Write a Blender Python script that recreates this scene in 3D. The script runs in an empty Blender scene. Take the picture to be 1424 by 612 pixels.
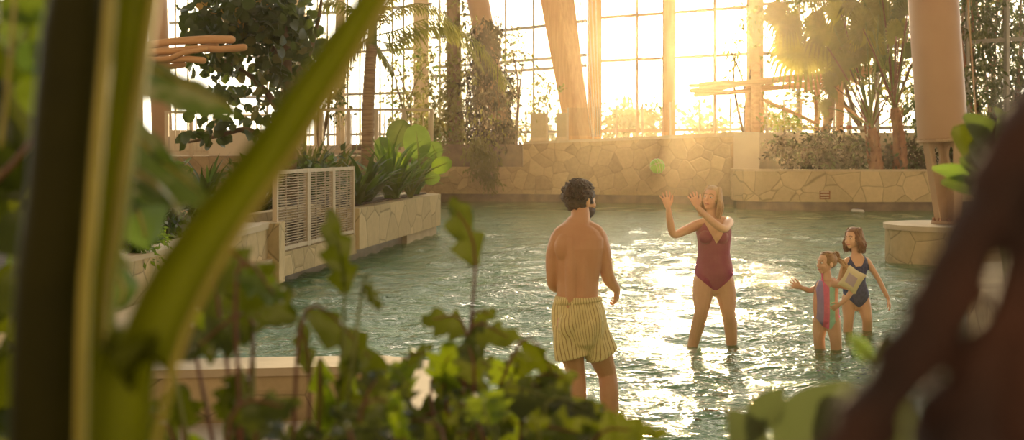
import bpy, bmesh, math, random
import numpy as np
from mathutils import Vector, Matrix, Quaternion, noise
random.seed(7)
PI = math.pi
col = bpy.context.scene.collection
sc = bpy.context.scene

# ------------------------------------------------------------------ camera, sky, sun, exposure
F = 1700.0           # focal length in pixels of the 1424 px wide frame
CX, HY = 712.0, 209.0  # principal column, horizon row
H = 1.77             # eye height over the water
def P(px, py, d):
    return Vector(((px - CX) / F * d, d, H - (py - HY) / F * d))

cam_d = bpy.data.cameras.new('camera'); cam = bpy.data.objects.new('camera', cam_d); col.objects.link(cam)
cam.location = (0, 0, H); cam.rotation_euler = (PI / 2, 0, 0)
cam_d.sensor_width = 36; cam_d.lens = F / 1424 * 36
cam_d.shift_y = -(306 - HY) / 1424
cam_d.clip_start = .05; cam_d.clip_end = 500
cam_d.dof.use_dof = True; cam_d.dof.focus_distance = 10.5; cam_d.dof.aperture_fstop = 3.4
sc.camera = cam

SUN = Vector(((956 - CX) / F, 1, (HY - 28) / F)).normalized()
sd = bpy.data.lights.new('sun', 'SUN'); so = bpy.data.objects.new('sun', sd); col.objects.link(so)
so.rotation_euler = SUN.to_track_quat('Z', 'Y').to_euler(); so.location = (5, 40, 12)
sd.energy = 8.5; sd.angle = math.radians(1.0); sd.color = (1.0, .71, .38)

w = bpy.data.worlds.new('sky'); sc.world = w; w.use_nodes = True
nt = w.node_tree; nt.nodes.clear()
def N(t, **k):
    n = nt.nodes.new(t)
    for a, b in k.items(): setattr(n, a, b)
    return n
def mth(op, a, b=None, clamp=False):
    n = N('ShaderNodeMath', operation=op); n.use_clamp = clamp
    for i, v in enumerate((a, b)):
        if v is None: continue
        if isinstance(v, (int, float)): n.inputs[i].default_value = v
        else: nt.links.new(v, n.inputs[i])
    return n.outputs[0]
tc = N('ShaderNodeTexCoord')
dt = N('ShaderNodeVectorMath', operation='DOT_PRODUCT'); nt.links.new(tc.outputs['Generated'], dt.inputs[0]); dt.inputs[1].default_value = SUN
d0 = mth('MAXIMUM', dt.outputs['Value'], 0.0)
ramp = N('ShaderNodeValToRGB'); nt.links.new(mth('MULTIPLY_ADD', dt.outputs['Value'], .5), ramp.inputs[0])
ramp.inputs[0].links[0].from_node.inputs[2].default_value = .5
el = ramp.color_ramp.elements
el[0].position = 0; el[0].color = (1.15, .78, .42, 1)
el[1].position = 1; el[1].color = (3.5, 3.05, 2.35, 1)
e = el.new(.55); e.color = (.60, .46, .30, 1)
e = el.new(.85); e.color = (2.15, 2.05, 1.72, 1)
g1 = mth('MULTIPLY', mth('POWER', d0, 900), 14.0)
g2 = mth('MULTIPLY', mth('POWER', d0, 110), 3.0)
gs = mth('ADD', g1, g2)
gc = N('ShaderNodeMixRGB', blend_type='MULTIPLY'); gc.inputs[0].default_value = 1
gc.inputs[1].default_value = (1, .86, .58, 1); nt.links.new(gs, gc.inputs[2])
ad = N('ShaderNodeMixRGB', blend_type='ADD'); ad.inputs[0].default_value = 1

sx = N('ShaderNodeSeparateXYZ'); nt.links.new(tc.outputs['Generated'], sx.inputs[0])
rz = N('ShaderNodeValToRGB'); nt.links.new(sx.outputs['Z'], rz.inputs[0]); ez = rz.color_ramp.elements
ez[0].position = .16; ez[0].color = (1, 1, 1, 1); ez[1].position = .62; ez[1].color = (.30, .31, .32, 1)
mz = N('ShaderNodeMixRGB', blend_type='MULTIPLY'); mz.inputs[0].default_value = 1
nt.links.new(ramp.outputs[0], mz.inputs[1]); nt.links.new(rz.outputs[0], mz.inputs[2]); nt.links.new(mz.outputs[0], ad.inputs[1]); nt.links.new(gc.outputs[0], ad.inputs[2])
bg = N('ShaderNodeBackground'); bg.inputs[1].default_value = 1.0; nt.links.new(ad.outputs[0], bg.inputs[0])
wo = N('ShaderNodeOutputWorld'); nt.links.new(bg.outputs[0], wo.inputs[0])

vs = sc.view_settings
vs.view_transform = 'Standard'; vs.look = 'None'; vs.gamma = 1; vs.exposure = .22; vs.use_curve_mapping = False
cy = sc.cycles
cy.use_denoising = True; cy.max_bounces = 7; cy.diffuse_bounces = 3; cy.glossy_bounces = 3
cy.transparent_max_bounces = 12; cy.transmission_bounces = 4; cy.volume_bounces = 0
cy.caustics_reflective = False; cy.caustics_refractive = False; cy.sample_clamp_indirect = 4
try: cy.volume_step_rate = 4
except Exception: pass

# ------------------------------------------------------------------ materials
class M:
    """small node helper"""
    def __init__(s, name):
        s.m = bpy.data.materials.new(name); s.m.use_nodes = True; s.t = s.m.node_tree; s.t.nodes.clear()
        s.out = s.n('ShaderNodeOutputMaterial')
    def n(s, t, **k):
        n = s.t.nodes.new(t)
        for a, b in k.items(): setattr(n, a, b)
        return n
    def set(s, node, i, v):
        if v is None: return
        if isinstance(v, bpy.types.NodeSocket): s.t.links.new(v, node.inputs[i])
        elif isinstance(v, tuple) and len(v) == 3 and node.inputs[i].type == 'RGBA': node.inputs[i].default_value = (*v, 1)
        else: node.inputs[i].default_value = v
    def coord(s, scale=(1, 1, 1), src='Object'):
        t = s.n('ShaderNodeTexCoord'); mp = s.n('ShaderNodeMapping'); s.t.links.new(t.outputs[src], mp.inputs[0])
        mp.inputs['Scale'].default_value = scale; return mp.outputs[0]
    def noise(s, sc_, vec=None, detail=3, rough=.5):
        n = s.n('ShaderNodeTexNoise'); n.inputs['Scale'].default_value = sc_; n.inputs['Detail'].default_value = detail
        n.inputs['Roughness'].default_value = rough
        if vec is not None: s.t.links.new(vec, n.inputs['Vector'])
        return n.outputs['Fac']
    def ramp(s, fac, stops, interp='LINEAR'):
        r = s.n('ShaderNodeValToRGB'); s.t.links.new(fac, r.inputs[0]); r.color_ramp.interpolation = interp
        e = r.color_ramp.elements
        while len(e) < len(stops): e.new(.5)
        for i, (p, c) in enumerate(stops): e[i].position = p; e[i].color = (*c, 1) if len(c) == 3 else c
        return r.outputs[0]
    def math(s, op, a, b=None):
        n = s.n('ShaderNodeMath', operation=op); s.set(n, 0, a); s.set(n, 1, b); return n.outputs[0]
    def mix(s, fac, a, b, mode='MIX'):
        n = s.n('ShaderNodeMixRGB', blend_type=mode); s.set(n, 0, fac); s.set(n, 1, a); s.set(n, 2, b); return n.outputs[0]
    def bump(s, h, strength=.3, dist=.02):
        b = s.n('ShaderNodeBump'); b.inputs['Strength'].default_value = strength; b.inputs['Distance'].default_value = dist
        s.t.links.new(h, b.inputs['Height']); return b.outputs[0]
    def pr(s, base, rough=.6, nor=None, metal=0, spec=None, sss=None):
        p = s.n('ShaderNodeBsdfPrincipled'); s.set(p, 'Base Color', base); s.set(p, 'Roughness', rough); s.set(p, 'Metallic', metal)
        if nor is not None: s.t.links.new(nor, p.inputs['Normal'])
        if spec is not None: p.inputs['Specular IOR Level'].default_value = spec
        if sss: p.inputs['Subsurface Weight'].default_value = sss[0]; p.inputs['Subsurface Radius'].default_value = sss[1]; p.inputs['Subsurface Scale'].default_value = sss[2]
        return p.outputs[0]
    def done(s, sh): s.t.links.new(sh, s.out.inputs[0]); return s.m

def noisy(name, c1, c2, scale=3, rough=.6, bump=.15, bscale=None, stretch=(1, 1, 1), metal=0, spec=None):
    m = M(name); v = m.coord(stretch); f = m.noise(scale, v, 4)
    c = m.ramp(f, [(.3, c1), (.7, c2)])
    b = m.bump(m.noise(bscale or scale * 4, v, 3), bump, .01) if bump else None
    return m.done(m.pr(c, rough, b, metal, spec))

def leafmat(name, c1, c2, trans=(.35, .5, .05), tf=.4, rough=.35, scale=6, back=None, spec=.5):
    m = M(name); v = m.coord(); f = m.noise(scale, v, 3)
    c = m.ramp(f, [(.3, c1), (.7, c2)])
    if back:
        g = m.n('ShaderNodeNewGeometry'); c = m.mix(g.outputs['Backfacing'], c, back)
    p = m.pr(c, rough, m.bump(m.noise(scale * 8, v, 2), .2, .004), 0, spec)
    tr = m.n('ShaderNodeBsdfTranslucent'); m.set(tr, 0, m.mix(.35, trans, c))
    mx = m.n('ShaderNodeMixShader'); mx.inputs[0].default_value = tf
    m.t.links.new(p, mx.inputs[1]); m.t.links.new(tr.outputs[0], mx.inputs[2])
    return m.done(mx.outputs[0])

def stone(name, tone=(.50, .42, .31), scale=1.6, joint=.30, var=.25, rnd=1.0):
    m = M(name); v = m.coord()
    d = m.n('ShaderNodeTexNoise'); d.inputs['Scale'].default_value = 1.2; m.t.links.new(v, d.inputs['Vector'])
    vv = m.mix(.12, v, d.outputs['Color'])
    vo = m.n('ShaderNodeTexVoronoi'); vo.inputs['Scale'].default_value = scale; m.t.links.new(vv, vo.inputs['Vector'])
    ve = m.n('ShaderNodeTexVoronoi', feature='DISTANCE_TO_EDGE'); ve.inputs['Scale'].default_value = scale; m.t.links.new(vv, ve.inputs['Vector'])
    sep = m.n('ShaderNodeSeparateColor'); m.t.links.new(vo.outputs['Color'], sep.inputs[0])
    lo = tuple(x * (1 - var) for x in tone); hi = tuple(min(1, x * (1 + var)) for x in tone)
    c = m.ramp(sep.outputs[0], [(0, lo), (.5, tone), (1, hi)])
    c = m.mix(.35, c, m.ramp(m.noise(9, v, 5, .6), [(.3, lo), (.7, hi)]))
    e = m.ramp(ve.outputs['Distance'], [(.0, (joint,) * 3), (.022, (1, 1, 1))])
    c = m.mix(1, c, e, 'MULTIPLY')
    hgt = m.math('ADD', m.math('MULTIPLY', m.math('MINIMUM', ve.outputs['Distance'], .08), 6), m.math('MULTIPLY', m.noise(14, v, 4), .25))
    return m.done(m.pr(c, .8, m.bump(hgt, .5, .03), 0, .3))

def wood(name, c1, c2, axis=0, rough=.6):
    s = [14, 14, 14]; s[axis] = .9
    m = M(name); v = m.coord(tuple(s)); f = m.noise(1, v, 5, .6)
    return m.done(m.pr(m.ramp(f, [(.3, c1), (.7, c2)]), rough, m.bump(f, .3, .01), 0, .3))

MAT = {}
MAT['stone'] = stone('cream_rubble_stone', (.57, .45, .26), 2.4, .55)
MAT['stone_back'] = stone('tan_rubble_stone', (.45, .33, .19), 2.3, .6, .32)
MAT['stone_big'] = stone('pale_crazy_paving', (.58, .46, .27), 1.7, .5, .2)
MAT['coping'] = noisy('sandstone_coping', (.54, .44, .29), (.64, .53, .37), 4, .7, .2)
MAT['recess'] = noisy('shaded_dark_stone', (.10, .065, .04), (.20, .13, .08), 3, .35, .2)  # shade of the undercut recesses put into the dark stone colour
MAT['plaster'] = noisy('smooth_cream_plaster', (.66, .58, .46), (.72, .64, .51), 2, .8, .05)
MAT['paving'] = noisy('pale_paving', (.50, .43, .34), (.62, .54, .44), 2, .75, .15)
MAT['soil'] = noisy('dark_soil', (.035, .022, .014), (.09, .06, .035), 8, .9, .6)
MAT['glulam'] = wood('glued_timber', (.50, .27, .11), (.66, .39, .18), 2)
MAT['log'] = wood('peeled_log', (.52, .28, .13), (.72, .44, .23), 0)
MAT['palewood'] = wood('pale_weathered_wood', (.55, .46, .34), (.68, .58, .44), 2)
MAT['slat'] = noisy('woven_cane', (.36, .28, .19), (.52, .42, .30), 20, .7, .2)
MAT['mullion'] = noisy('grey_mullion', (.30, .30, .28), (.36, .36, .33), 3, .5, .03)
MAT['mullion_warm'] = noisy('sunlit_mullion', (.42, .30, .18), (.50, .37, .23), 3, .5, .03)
MAT['steel'] = noisy('brushed_steel', (.45, .44, .42), (.55, .54, .51), 6, .35, .03, metal=.8)
MAT['pinkpaint'] = noisy('beige_pink_coating', (.42, .255, .15), (.46, .285, .17), 2, .5, .03)
MAT['footpaint'] = noisy('beige_steel_paint', (.40, .26, .155), (.45, .30, .185), 3, .5, .05)
MAT['bark'] = noisy('brown_bark', (.10, .06, .035), (.24, .16, .09), 6, .85, .6, stretch=(1, 1, .35))
MAT['palmbark'] = noisy('ringed_palm_bark', (.20, .12, .07), (.40, .27, .16), 5, .8, .5, stretch=(.6, .6, 6))
MAT['redbark'] = noisy('red_fibrous_bark', (.17, .065, .03), (.34, .15, .07), 9, .9, .7, stretch=(1, 1, .4))
MAT['darkroot'] = noisy('dark_aerial_root', (.018, .007, .005), (.075, .028, .016), 14, .85, .8)
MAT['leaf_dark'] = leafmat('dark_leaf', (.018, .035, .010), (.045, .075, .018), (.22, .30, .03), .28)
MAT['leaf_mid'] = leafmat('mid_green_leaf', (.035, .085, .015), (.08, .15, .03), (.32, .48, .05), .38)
MAT['leaf_bright'] = leafmat('bright_green_leaf', (.05, .12, .012), (.09, .19, .02), (.42, .60, .03), .42)  # bright green, also the sunlit copy of planter and shrub leaves
MAT['leaf_gold'] = leafmat('backlit_gold_leaf', (.12, .14, .025), (.21, .21, .04), (.60, .56, .09), .42)  # yellow leaf with the low sun's backlight put into its colour
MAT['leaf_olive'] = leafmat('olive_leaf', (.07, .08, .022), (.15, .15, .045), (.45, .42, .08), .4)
MAT['leaf_far'] = leafmat('hazy_outdoor_leaf', (.22, .25, .12), (.34, .36, .18), (.5, .5, .2), .4)  # paleness of distance haze put into the leaf colour
MAT['leaf_shade'] = leafmat('dark_brownish_leaf', (.022, .020, .012), (.055, .045, .022), (.16, .14, .04), .2, .5, 6, spec=.2)
def streaky():
    m = M('curled_grey_leaf'); v = m.coord((1, 1, 2.2)); f = m.noise(13, v, 4, .6); c = m.ramp(f, [(.44, (.025, .055, .008)), (.58, (.30, .27, .21))])
    p = m.pr(c, .45, m.bump(f, .4, .004), 0, .3); tr = m.n('ShaderNodeBsdfTranslucent'); tr.inputs[0].default_value = (.2, .28, .03, 1)
    mx = m.n('ShaderNodeMixShader'); mx.inputs[0].default_value = .15; m.t.links.new(p, mx.inputs[1]); m.t.links.new(tr.outputs[0], mx.inputs[2]); return m.done(mx.outputs[0])
MAT['leaf_curl'] = streaky()
MAT['leaf_orange'] = leafmat('dry_orange_leaf', (.42, .24, .05), (.58, .36, .10), (.9, .55, .12), .5)
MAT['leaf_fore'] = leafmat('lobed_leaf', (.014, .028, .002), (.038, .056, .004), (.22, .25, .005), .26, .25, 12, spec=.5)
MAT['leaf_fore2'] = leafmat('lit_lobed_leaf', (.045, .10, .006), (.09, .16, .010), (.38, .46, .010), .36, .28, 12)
MAT['leaf_grey'] = leafmat('grey_backed_leaf', (.10, .11, .06), (.36, .31, .22), (.20, .22, .06), .15, .35, 7, back=(.16, .135, .10), spec=.2)
MAT['stalk_red'] = noisy('dark_red_leaf_stalk', (.10, .03, .02), (.20, .07, .035), 10, .5, .1)
MAT['stalk_green'] = noisy('green_leaf_stalk', (.10, .14, .02), (.20, .22, .04), 8, .5, .1)
# ------------------------------------------------------------------ mesh helpers
class MB:
    def __init__(s): s.v = []; s.f = []
    def add(s, vs, fs):
        o = len(s.v); s.v.extend([tuple(a) for a in vs]); s.f.extend([tuple(i + o for i in f) for f in fs])
    def box(s, c, size, rot=None):
        c = Vector(c); hx, hy, hz = (a / 2 for a in size)
        vs = [Vector((x * hx, y * hy, z * hz)) for x in (-1, 1) for y in (-1, 1) for z in (-1, 1)]
        if rot is not None: vs = [rot @ a for a in vs]
        s.add([c + a for a in vs], [(0, 1, 3, 2), (4, 6, 7, 5), (0, 4, 5, 1), (2, 3, 7, 6), (0, 2, 6, 4), (1, 5, 7, 3)])
    def bar(s, a, b, w, h, up=Vector((0, 0, 1))):
        a = Vector(a); b = Vector(b); t = (b - a).normalized()
        u = t.cross(up)
        if u.length < 1e-4: u = t.cross(Vector((0, 1, 0)))
        u.normalize(); v = u.cross(t)
        vs = [p + u * (w / 2 * i) + v * (h / 2 * j) for p in (a, b) for i, j in ((-1, -1), (1, -1), (1, 1), (-1, 1))]
        s.add(vs, [(3, 2, 1, 0), (4, 5, 6, 7), (0, 1, 5, 4), (1, 2, 6, 5), (2, 3, 7, 6), (3, 0, 4, 7)])
    def loft(s, pts, ra, rb=None, side=None, n=12, cap=True):
        """elliptical tube; ra along side, rb across; rounded ends"""
        pts = [Vector(p) for p in pts]; k = len(pts)
        if isinstance(ra, (int, float)): ra = [ra] * k
        if rb is None: rb = ra
        if isinstance(rb, (int, float)): rb = [rb] * k
        tan = []
        for i in range(k):
            t = pts[min(k - 1, i + 1)] - pts[max(0, i - 1)]
            tan.append(t.normalized() if t.length > 1e-9 else Vector((0, 0, 1)))
        rows = []
        u = Vector(side) if side is not None else (Vector((1, 0, 0)) if abs(tan[0].x) < .8 else Vector((0, 1, 0)))
        P_, A_, B_, T_ = [], [], [], []
        if cap:
            for a in (85, 60, 30):
                c = math.cos(math.radians(a)); sn = math.sin(math.radians(a))
                P_.append(pts[0] - tan[0] * min(ra[0], rb[0]) * sn); A_.append(ra[0] * c); B_.append(rb[0] * c); T_.append(tan[0])
        P_ += pts; A_ += list(ra); B_ += list(rb); T_ += tan
        if cap:
            for a in (30, 60, 85):
                c = math.cos(math.radians(a)); sn = math.sin(math.radians(a))
                P_.append(pts[-1] + tan[-1] * min(ra[-1], rb[-1]) * sn); A_.append(ra[-1] * c); B_.append(rb[-1] * c); T_.append(tan[-1])
        vs = []
        for p, a, b, t in zip(P_, A_, B_, T_):
            base = Vector(side) if side is not None else u
            uu = base - t * base.dot(t)
            if uu.length < 1e-5: uu = t.orthogonal()
            uu.normalize(); u = uu; vv = t.cross(uu)
            for j in range(n):
                q = 2 * PI * j / n
                vs.append(p + uu * (a * math.cos(q)) + vv * (b * math.sin(q)))
        fs = []; R = len(P_)
        for i in range(R - 1):
            for j in range(n):
                fs.append((i * n + j, i * n + (j + 1) % n, (i + 1) * n + (j + 1) % n, (i + 1) * n + j))
        fs.append(tuple(range(n - 1, -1, -1))); fs.append(tuple((R - 1) * n + j for j in range(n)))
        s.add(vs, fs)
    def tube(s, pts, r, n=8): s.loft(pts, r, None, None, n, False)
    def ell(s, c, r, rot=None, n=14, m=9):
        c = Vector(c); vs = []; fs = []
        if isinstance(r, (int, float)): r = (r, r, r)
        for i in range(m + 1):
            th = PI * (i + .02) / (m + .04)
            for j in range(n):
                ph = 2 * PI * j / n
                q = Vector((r[0] * math.sin(th) * math.cos(ph), r[1] * math.sin(th) * math.sin(ph), r[2] * math.cos(th)))
                if rot is not None: q = rot @ q
                vs.append(c + q)
        for i in range(m):
            for j in range(n): fs.append((i * n + j, (i + 1) * n + j, (i + 1) * n + (j + 1) % n, i * n + (j + 1) % n))
        fs.append(tuple(range(n))); fs.append(tuple(m * n + j for j in range(n - 1, -1, -1)))
        s.add(vs, fs)
    def prism(s, poly, z0, z1):
        """vertical extrusion of a plan polygon [(x,y)..] ; z0,z1 number or list"""
        k = len(poly)
        Z0 = z0 if isinstance(z0, (list, tuple)) else [z0] * k
        Z1 = z1 if isinstance(z1, (list, tuple)) else [z1] * k
        ar = sum(poly[i][0] * poly[(i + 1) % k][1] - poly[(i + 1) % k][0] * poly[i][1] for i in range(k))
        idx = list(range(k)) if ar > 0 else list(range(k - 1, -1, -1))
        vs = [(poly[i][0], poly[i][1], Z0[i]) for i in idx] + [(poly[i][0], poly[i][1], Z1[i]) for i in idx]
        fs = [tuple(range(k - 1, -1, -1)), tuple(range(k, 2 * k))] + [(i, (i + 1) % k, k + (i + 1) % k, k + i) for i in range(k)]
        s.add(vs, fs)
    def strip(s, line, th, z0, z1):
        """wall of thickness th along plan polyline"""
        k = len(line); L = [Vector((a[0], a[1])) for a in line]; off = []
        for i in range(k):
            t = (L[min(k - 1, i + 1)] - L[max(0, i - 1)]).normalized(); off.append(L[i] + Vector((-t.y, t.x)) * th)
        Z1 = z1 if isinstance(z1, (list, tuple)) else [z1] * k
        vs = []; fs = []
        for i in range(k):
            vs += [(L[i].x, L[i].y, z0), (L[i].x, L[i].y, Z1[i]), (off[i].x, off[i].y, Z1[i]), (off[i].x, off[i].y, z0)]
        for i in range(k - 1):
            for j in range(4): fs.append((i * 4 + j, i * 4 + (j + 1) % 4, (i + 1) * 4 + (j + 1) % 4, (i + 1) * 4 + j))
        fs += [(3, 2, 1, 0), tuple((k - 1) * 4 + j for j in range(4))]
        s.add(vs, fs)
    # ---- leaves
    def leaf(s, base, dirv, L, W, up=Vector((0, 0, 1)), droop=.3, fold=.15, n=6, prof=None, wave=0.0, roll=0.0, cols=2, seed=0, petiole=None, prof2=None):
        d = Vector(dirv).normalized(); side = d.cross(Vector(up))
        if side.length < 1e-3: side = Vector((1, 0, 0))
        side.normalize()
        if roll: side = Quaternion(d, roll) @ side
        nor = side.cross(d).normalized()
        p = Vector(base); vs = []; fs = []; st = L / n; nc = 2 * cols + 1
        for i in range(n + 1):
            t = i / n
            w_ = W / 2 * (prof(t) if prof else max(0.02, math.sin(PI * min(1, t * .92 + .04)) ** .8))
            w2_ = W / 2 * prof2(t) if prof2 else w_
            for j in range(nc):
                q = (j - cols) / cols
                wl = (w2_ if q < 0 else w_) * (1 if j != 0 and j != nc - 1 else 1)
                vs.append(p + side * (wl * q) + nor * (fold * w_ * abs(q) + wave * W * math.sin(t * 17 + q * 2 + seed) * abs(q)))
            if i < n:
                ang = -droop * 2 * (t if t > .0 else 0) / n * 2
                rot = Quaternion(side, ang); d = rot @ d; nor = rot @ nor
                p = p + d * st
        for i in range(n):
            for j in range(nc - 1): fs.append((i * nc + j, i * nc + j + 1, (i + 1) * nc + j + 1, (i + 1) * nc + j))
        s.add(vs, fs)
        return p
    def build(s, name, mat, parent=None, smooth=True, loc=None):
        me = bpy.data.meshes.new(name); off = Vector((0, 0, 0))
        if parent is not None:
            q = parent
            while q is not None: off = off + q.location; q = q.parent
        elif loc is not None: off = Vector(loc)
        V = [(a[0] - off.x, a[1] - off.y, a[2] - off.z) for a in s.v]
        me.from_pydata(V, [], s.f)
        if smooth: me.shade_smooth()
        if mat is not None: me.materials.append(MAT[mat] if isinstance(mat, str) else mat)
        o = bpy.data.objects.new(name, me); col.objects.link(o)
        if parent is not None: o.parent = parent
        elif loc is not None: o.location = loc
        return o

def empty(name, loc, label=None, cat=None, group=None, kind=None):
    o = bpy.data.objects.new(name, None); col.objects.link(o); o.location = loc; o.empty_display_size = .1
    return tag(o, label, cat, group, kind)
def tag(o, label=None, cat=None, group=None, kind=None):
    for k, v in (('label', label), ('category', cat), ('group', group), ('kind', kind)):
        if v: o[k] = v
    return o
def smooth_path(pts, k=6):
    """catmull-rom"""
    pts = [Vector(p) for p in pts]; out = []
    for i in range(len(pts) - 1):
        a = pts[max(0, i - 1)]; b = pts[i]; c = pts[i + 1]; d = pts[min(len(pts) - 1, i + 2)]
        for j in range(k):
            t = j / k
            out.append(.5 * ((2 * b) + (c - a) * t + (2 * a - 5 * b + 4 * c - d) * t * t + (3 * b - a - 3 * c + d) * t ** 3))
    out.append(pts[-1]); return out
def lerp(a, b, t): return a + (b - a) * t
def interp(tab, x):
    if x <= tab[0][0]: return tab[0][1]
    for (a, b), (c, d) in zip(tab, tab[1:]):
        if x <= c: return b + (d - b) * (x - a) / (c - a)
    return tab[-1][1]
def rv(s=1.0): return Vector((random.uniform(-s, s), random.uniform(-s, s), random.uniform(-s, s)))
def copy_tree(o, loc, rz=0.0, scale=1.0, label=None, parent=None):
    c = o.copy(); col.objects.link(c)
    if parent is None:
        c.location = loc; c.rotation_euler = (0, 0, rz); c.scale = (scale,) * 3
        if label: c['label'] = label
    else: c.parent = parent
    for ch in list(o.children): copy_tree(ch, None, parent=c)
    return c
def S(name, mb, mat, label=None, smooth=False, cat=None, kind='structure'):
    o = mb.build(name, mat, None, smooth); return tag(o, label, cat, None, kind)
# ------------------------------------------------------------------ water, glass, haze materials
def water_mat():
    m = M('rippled_pool_water'); v = m.coord((1, 1, 1))
    n1 = m.noise(1.1, m.coord((1, 1.3, 1)), 2, .5); n2 = m.noise(5.0, m.coord((.8, 1.15, 1)), 3, .6); n3 = m.noise(13.0, v, 2, .5)
    h = m.math('ADD', m.math('MULTIPLY', n1, 1.0), m.math('ADD', m.math('MULTIPLY', n2, .85), m.math('MULTIPLY', n3, .22)))
    b = m.n('ShaderNodeBump'); b.inputs['Strength'].default_value = 1.0; b.inputs['Distance'].default_value = .11; m.t.links.new(h, b.inputs['Height'])
    nb = b.outputs[0]
    gl = m.n('ShaderNodeBsdfGlossy'); gl.inputs['Roughness'].default_value = .06; m.t.links.new(nb, gl.inputs['Normal']); gl.inputs[0].default_value = (1, 1, 1, 1)
    tr = m.n('ShaderNodeBsdfTransparent'); tr.inputs[0].default_value = (.78, .95, .64, 1)
    df = m.n('ShaderNodeBsdfDiffuse'); df.inputs[0].default_value = (.13, .38, .16, 1)
    mx = m.n('ShaderNodeMixShader'); mx.inputs[0].default_value = .38; m.t.links.new(tr.outputs[0], mx.inputs[1]); m.t.links.new(df.outputs[0], mx.inputs[2])
    fr = m.n('ShaderNodeFresnel'); fr.inputs[0].default_value = 1.33; m.t.links.new(nb, fr.inputs['Normal'])
    mo = m.n('ShaderNodeMixShader'); m.t.links.new(m.math('ADD', fr.outputs[0], .04), mo.inputs[0])
    m.t.links.new(mx.outputs[0], mo.inputs[1]); m.t.links.new(gl.outputs[0], mo.inputs[2])
    return m.done(mo.outputs[0])
def glass_mat(name, tint=(.97, .98, .97), refl=.06, fr=True):
    m = M(name); tr = m.n('ShaderNodeBsdfTransparent'); tr.inputs[0].default_value = (*tint, 1)
    gl = m.n('ShaderNodeBsdfGlossy'); gl.inputs['Roughness'].default_value = .03
    mx = m.n('ShaderNodeMixShader')
    lw = m.n('ShaderNodeFresnel'); lw.inputs[0].default_value = 1.3; m.t.links.new(lw.outputs[0], mx.inputs[0])
    m.t.links.new(tr.outputs[0], mx.inputs[1]); m.t.links.new(gl.outputs[0], mx.inputs[2]); return m.done(mx.outputs[0])
MAT['water'] = water_mat(); MAT['glass'] = glass_mat('window_glass'); MAT['railglass'] = glass_mat('railing_glass', (.93, .95, .93))
def tile_mat():
    m = M('pale_pool_tiles'); v = m.coord(); b = m.n('ShaderNodeTexBrick'); m.t.links.new(v, b.inputs[0])
    b.inputs['Color1'].default_value = (.68, .62, .40, 1); b.inputs['Color2'].default_value = (.64, .59, .38, 1); b.inputs['Mortar'].default_value = (.28, .32, .26, 1)
    b.inputs['Scale'].default_value = 4; b.inputs['Mortar Size'].default_value = .012
    return m.done(m.pr(b.outputs[0], .6))
MAT['tiles'] = tile_mat()

# ------------------------------------------------------------------ setting
def XY(px, d): return ((px - CX) / F * d, d)
# pool water: a rippled surface
nx, ny = 430, 620
xs = np.linspace(-9, 16, nx); ys = np.geomspace(3.6, 43.4, ny); XX, YY = np.meshgrid(xs, ys)
rs = np.random.RandomState(3); Z = np.zeros_like(XX)
for i in range(60):
    a = PI / 2 + rs.normal(0, .75); L = .24 * (1.3 / .24) ** rs.uniform(0, 1); amp = .0045 * L * np.clip((L - .02 * YY) / .15, 0, 1)
    Z += amp * np.sin((XX * math.cos(a) + YY * math.sin(a)) * 2 * PI / L + rs.uniform(0, 6.3) + .8 * np.sin(XX * .9 + i) + .8 * np.sin(YY * .7 + 2 * i))
V = np.stack([XX, YY, Z], -1).reshape(-1, 3); ids = np.arange(nx * ny).reshape(ny, nx)
POOL = [(-.55, 4.0), (-.55, 7.2), (-.6, 8.1), (-.75, 8.55), (-1.0, 8.8), (-1.6, 8.75), (-3.05, 8.55), (-3.15, 10), (-3.1, 15.2), (-3.3, 15.4), (-2.85, 19.3), (-2.2, 23.3), (-1.75, 25.9), (-1.9, 26.1), (-6, 27), (-8, 42.4), (-3.2, 42.5), (.4, 42.3), (7.4, 40.1), (7.5, 39), (7.0, 37.8), (7.4, 36.9), (8.6, 36.3), (11, 36.0), (15.9, 36.4), (15.9, 11.4), (7, 11.2), (3.95, 10.05), (3.4, 8.6), (3.0, 6.8), (2.9, 4.0)]
def inside(x, y):
    r = np.zeros(x.shape, bool); k = len(POOL)
    for i in range(k):
        (x0, y0), (x1, y1) = POOL[i], POOL[(i + 1) % k]
        if y0 != y1: r ^= ((y0 > y) != (y1 > y)) & (x < (x1 - x0) * (y - y0) / (y1 - y0) + x0)
    return r
Fq = np.stack([ids[:-1, :-1], ids[:-1, 1:], ids[1:, 1:], ids[1:, :-1]], -1).reshape(-1, 4)
mb = MB(); mb.v = [tuple(a) for a in V.tolist()]; cen = (V[Fq[:, 0]] + V[Fq[:, 2]]) / 2; mb.f = [tuple(a) for a in Fq[inside(cen[:, 0], cen[:, 1])].tolist()]
S('pool_water', mb, 'water', 'rippled turquoise pool water glittering in the low sun', True, 'water', 'stuff')
mb = MB(); mb.box((3.5, 23.5, -.33), (26, 41, .1)); S('floor', mb, 'tiles', 'pale tiled pool floor under the water')

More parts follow.
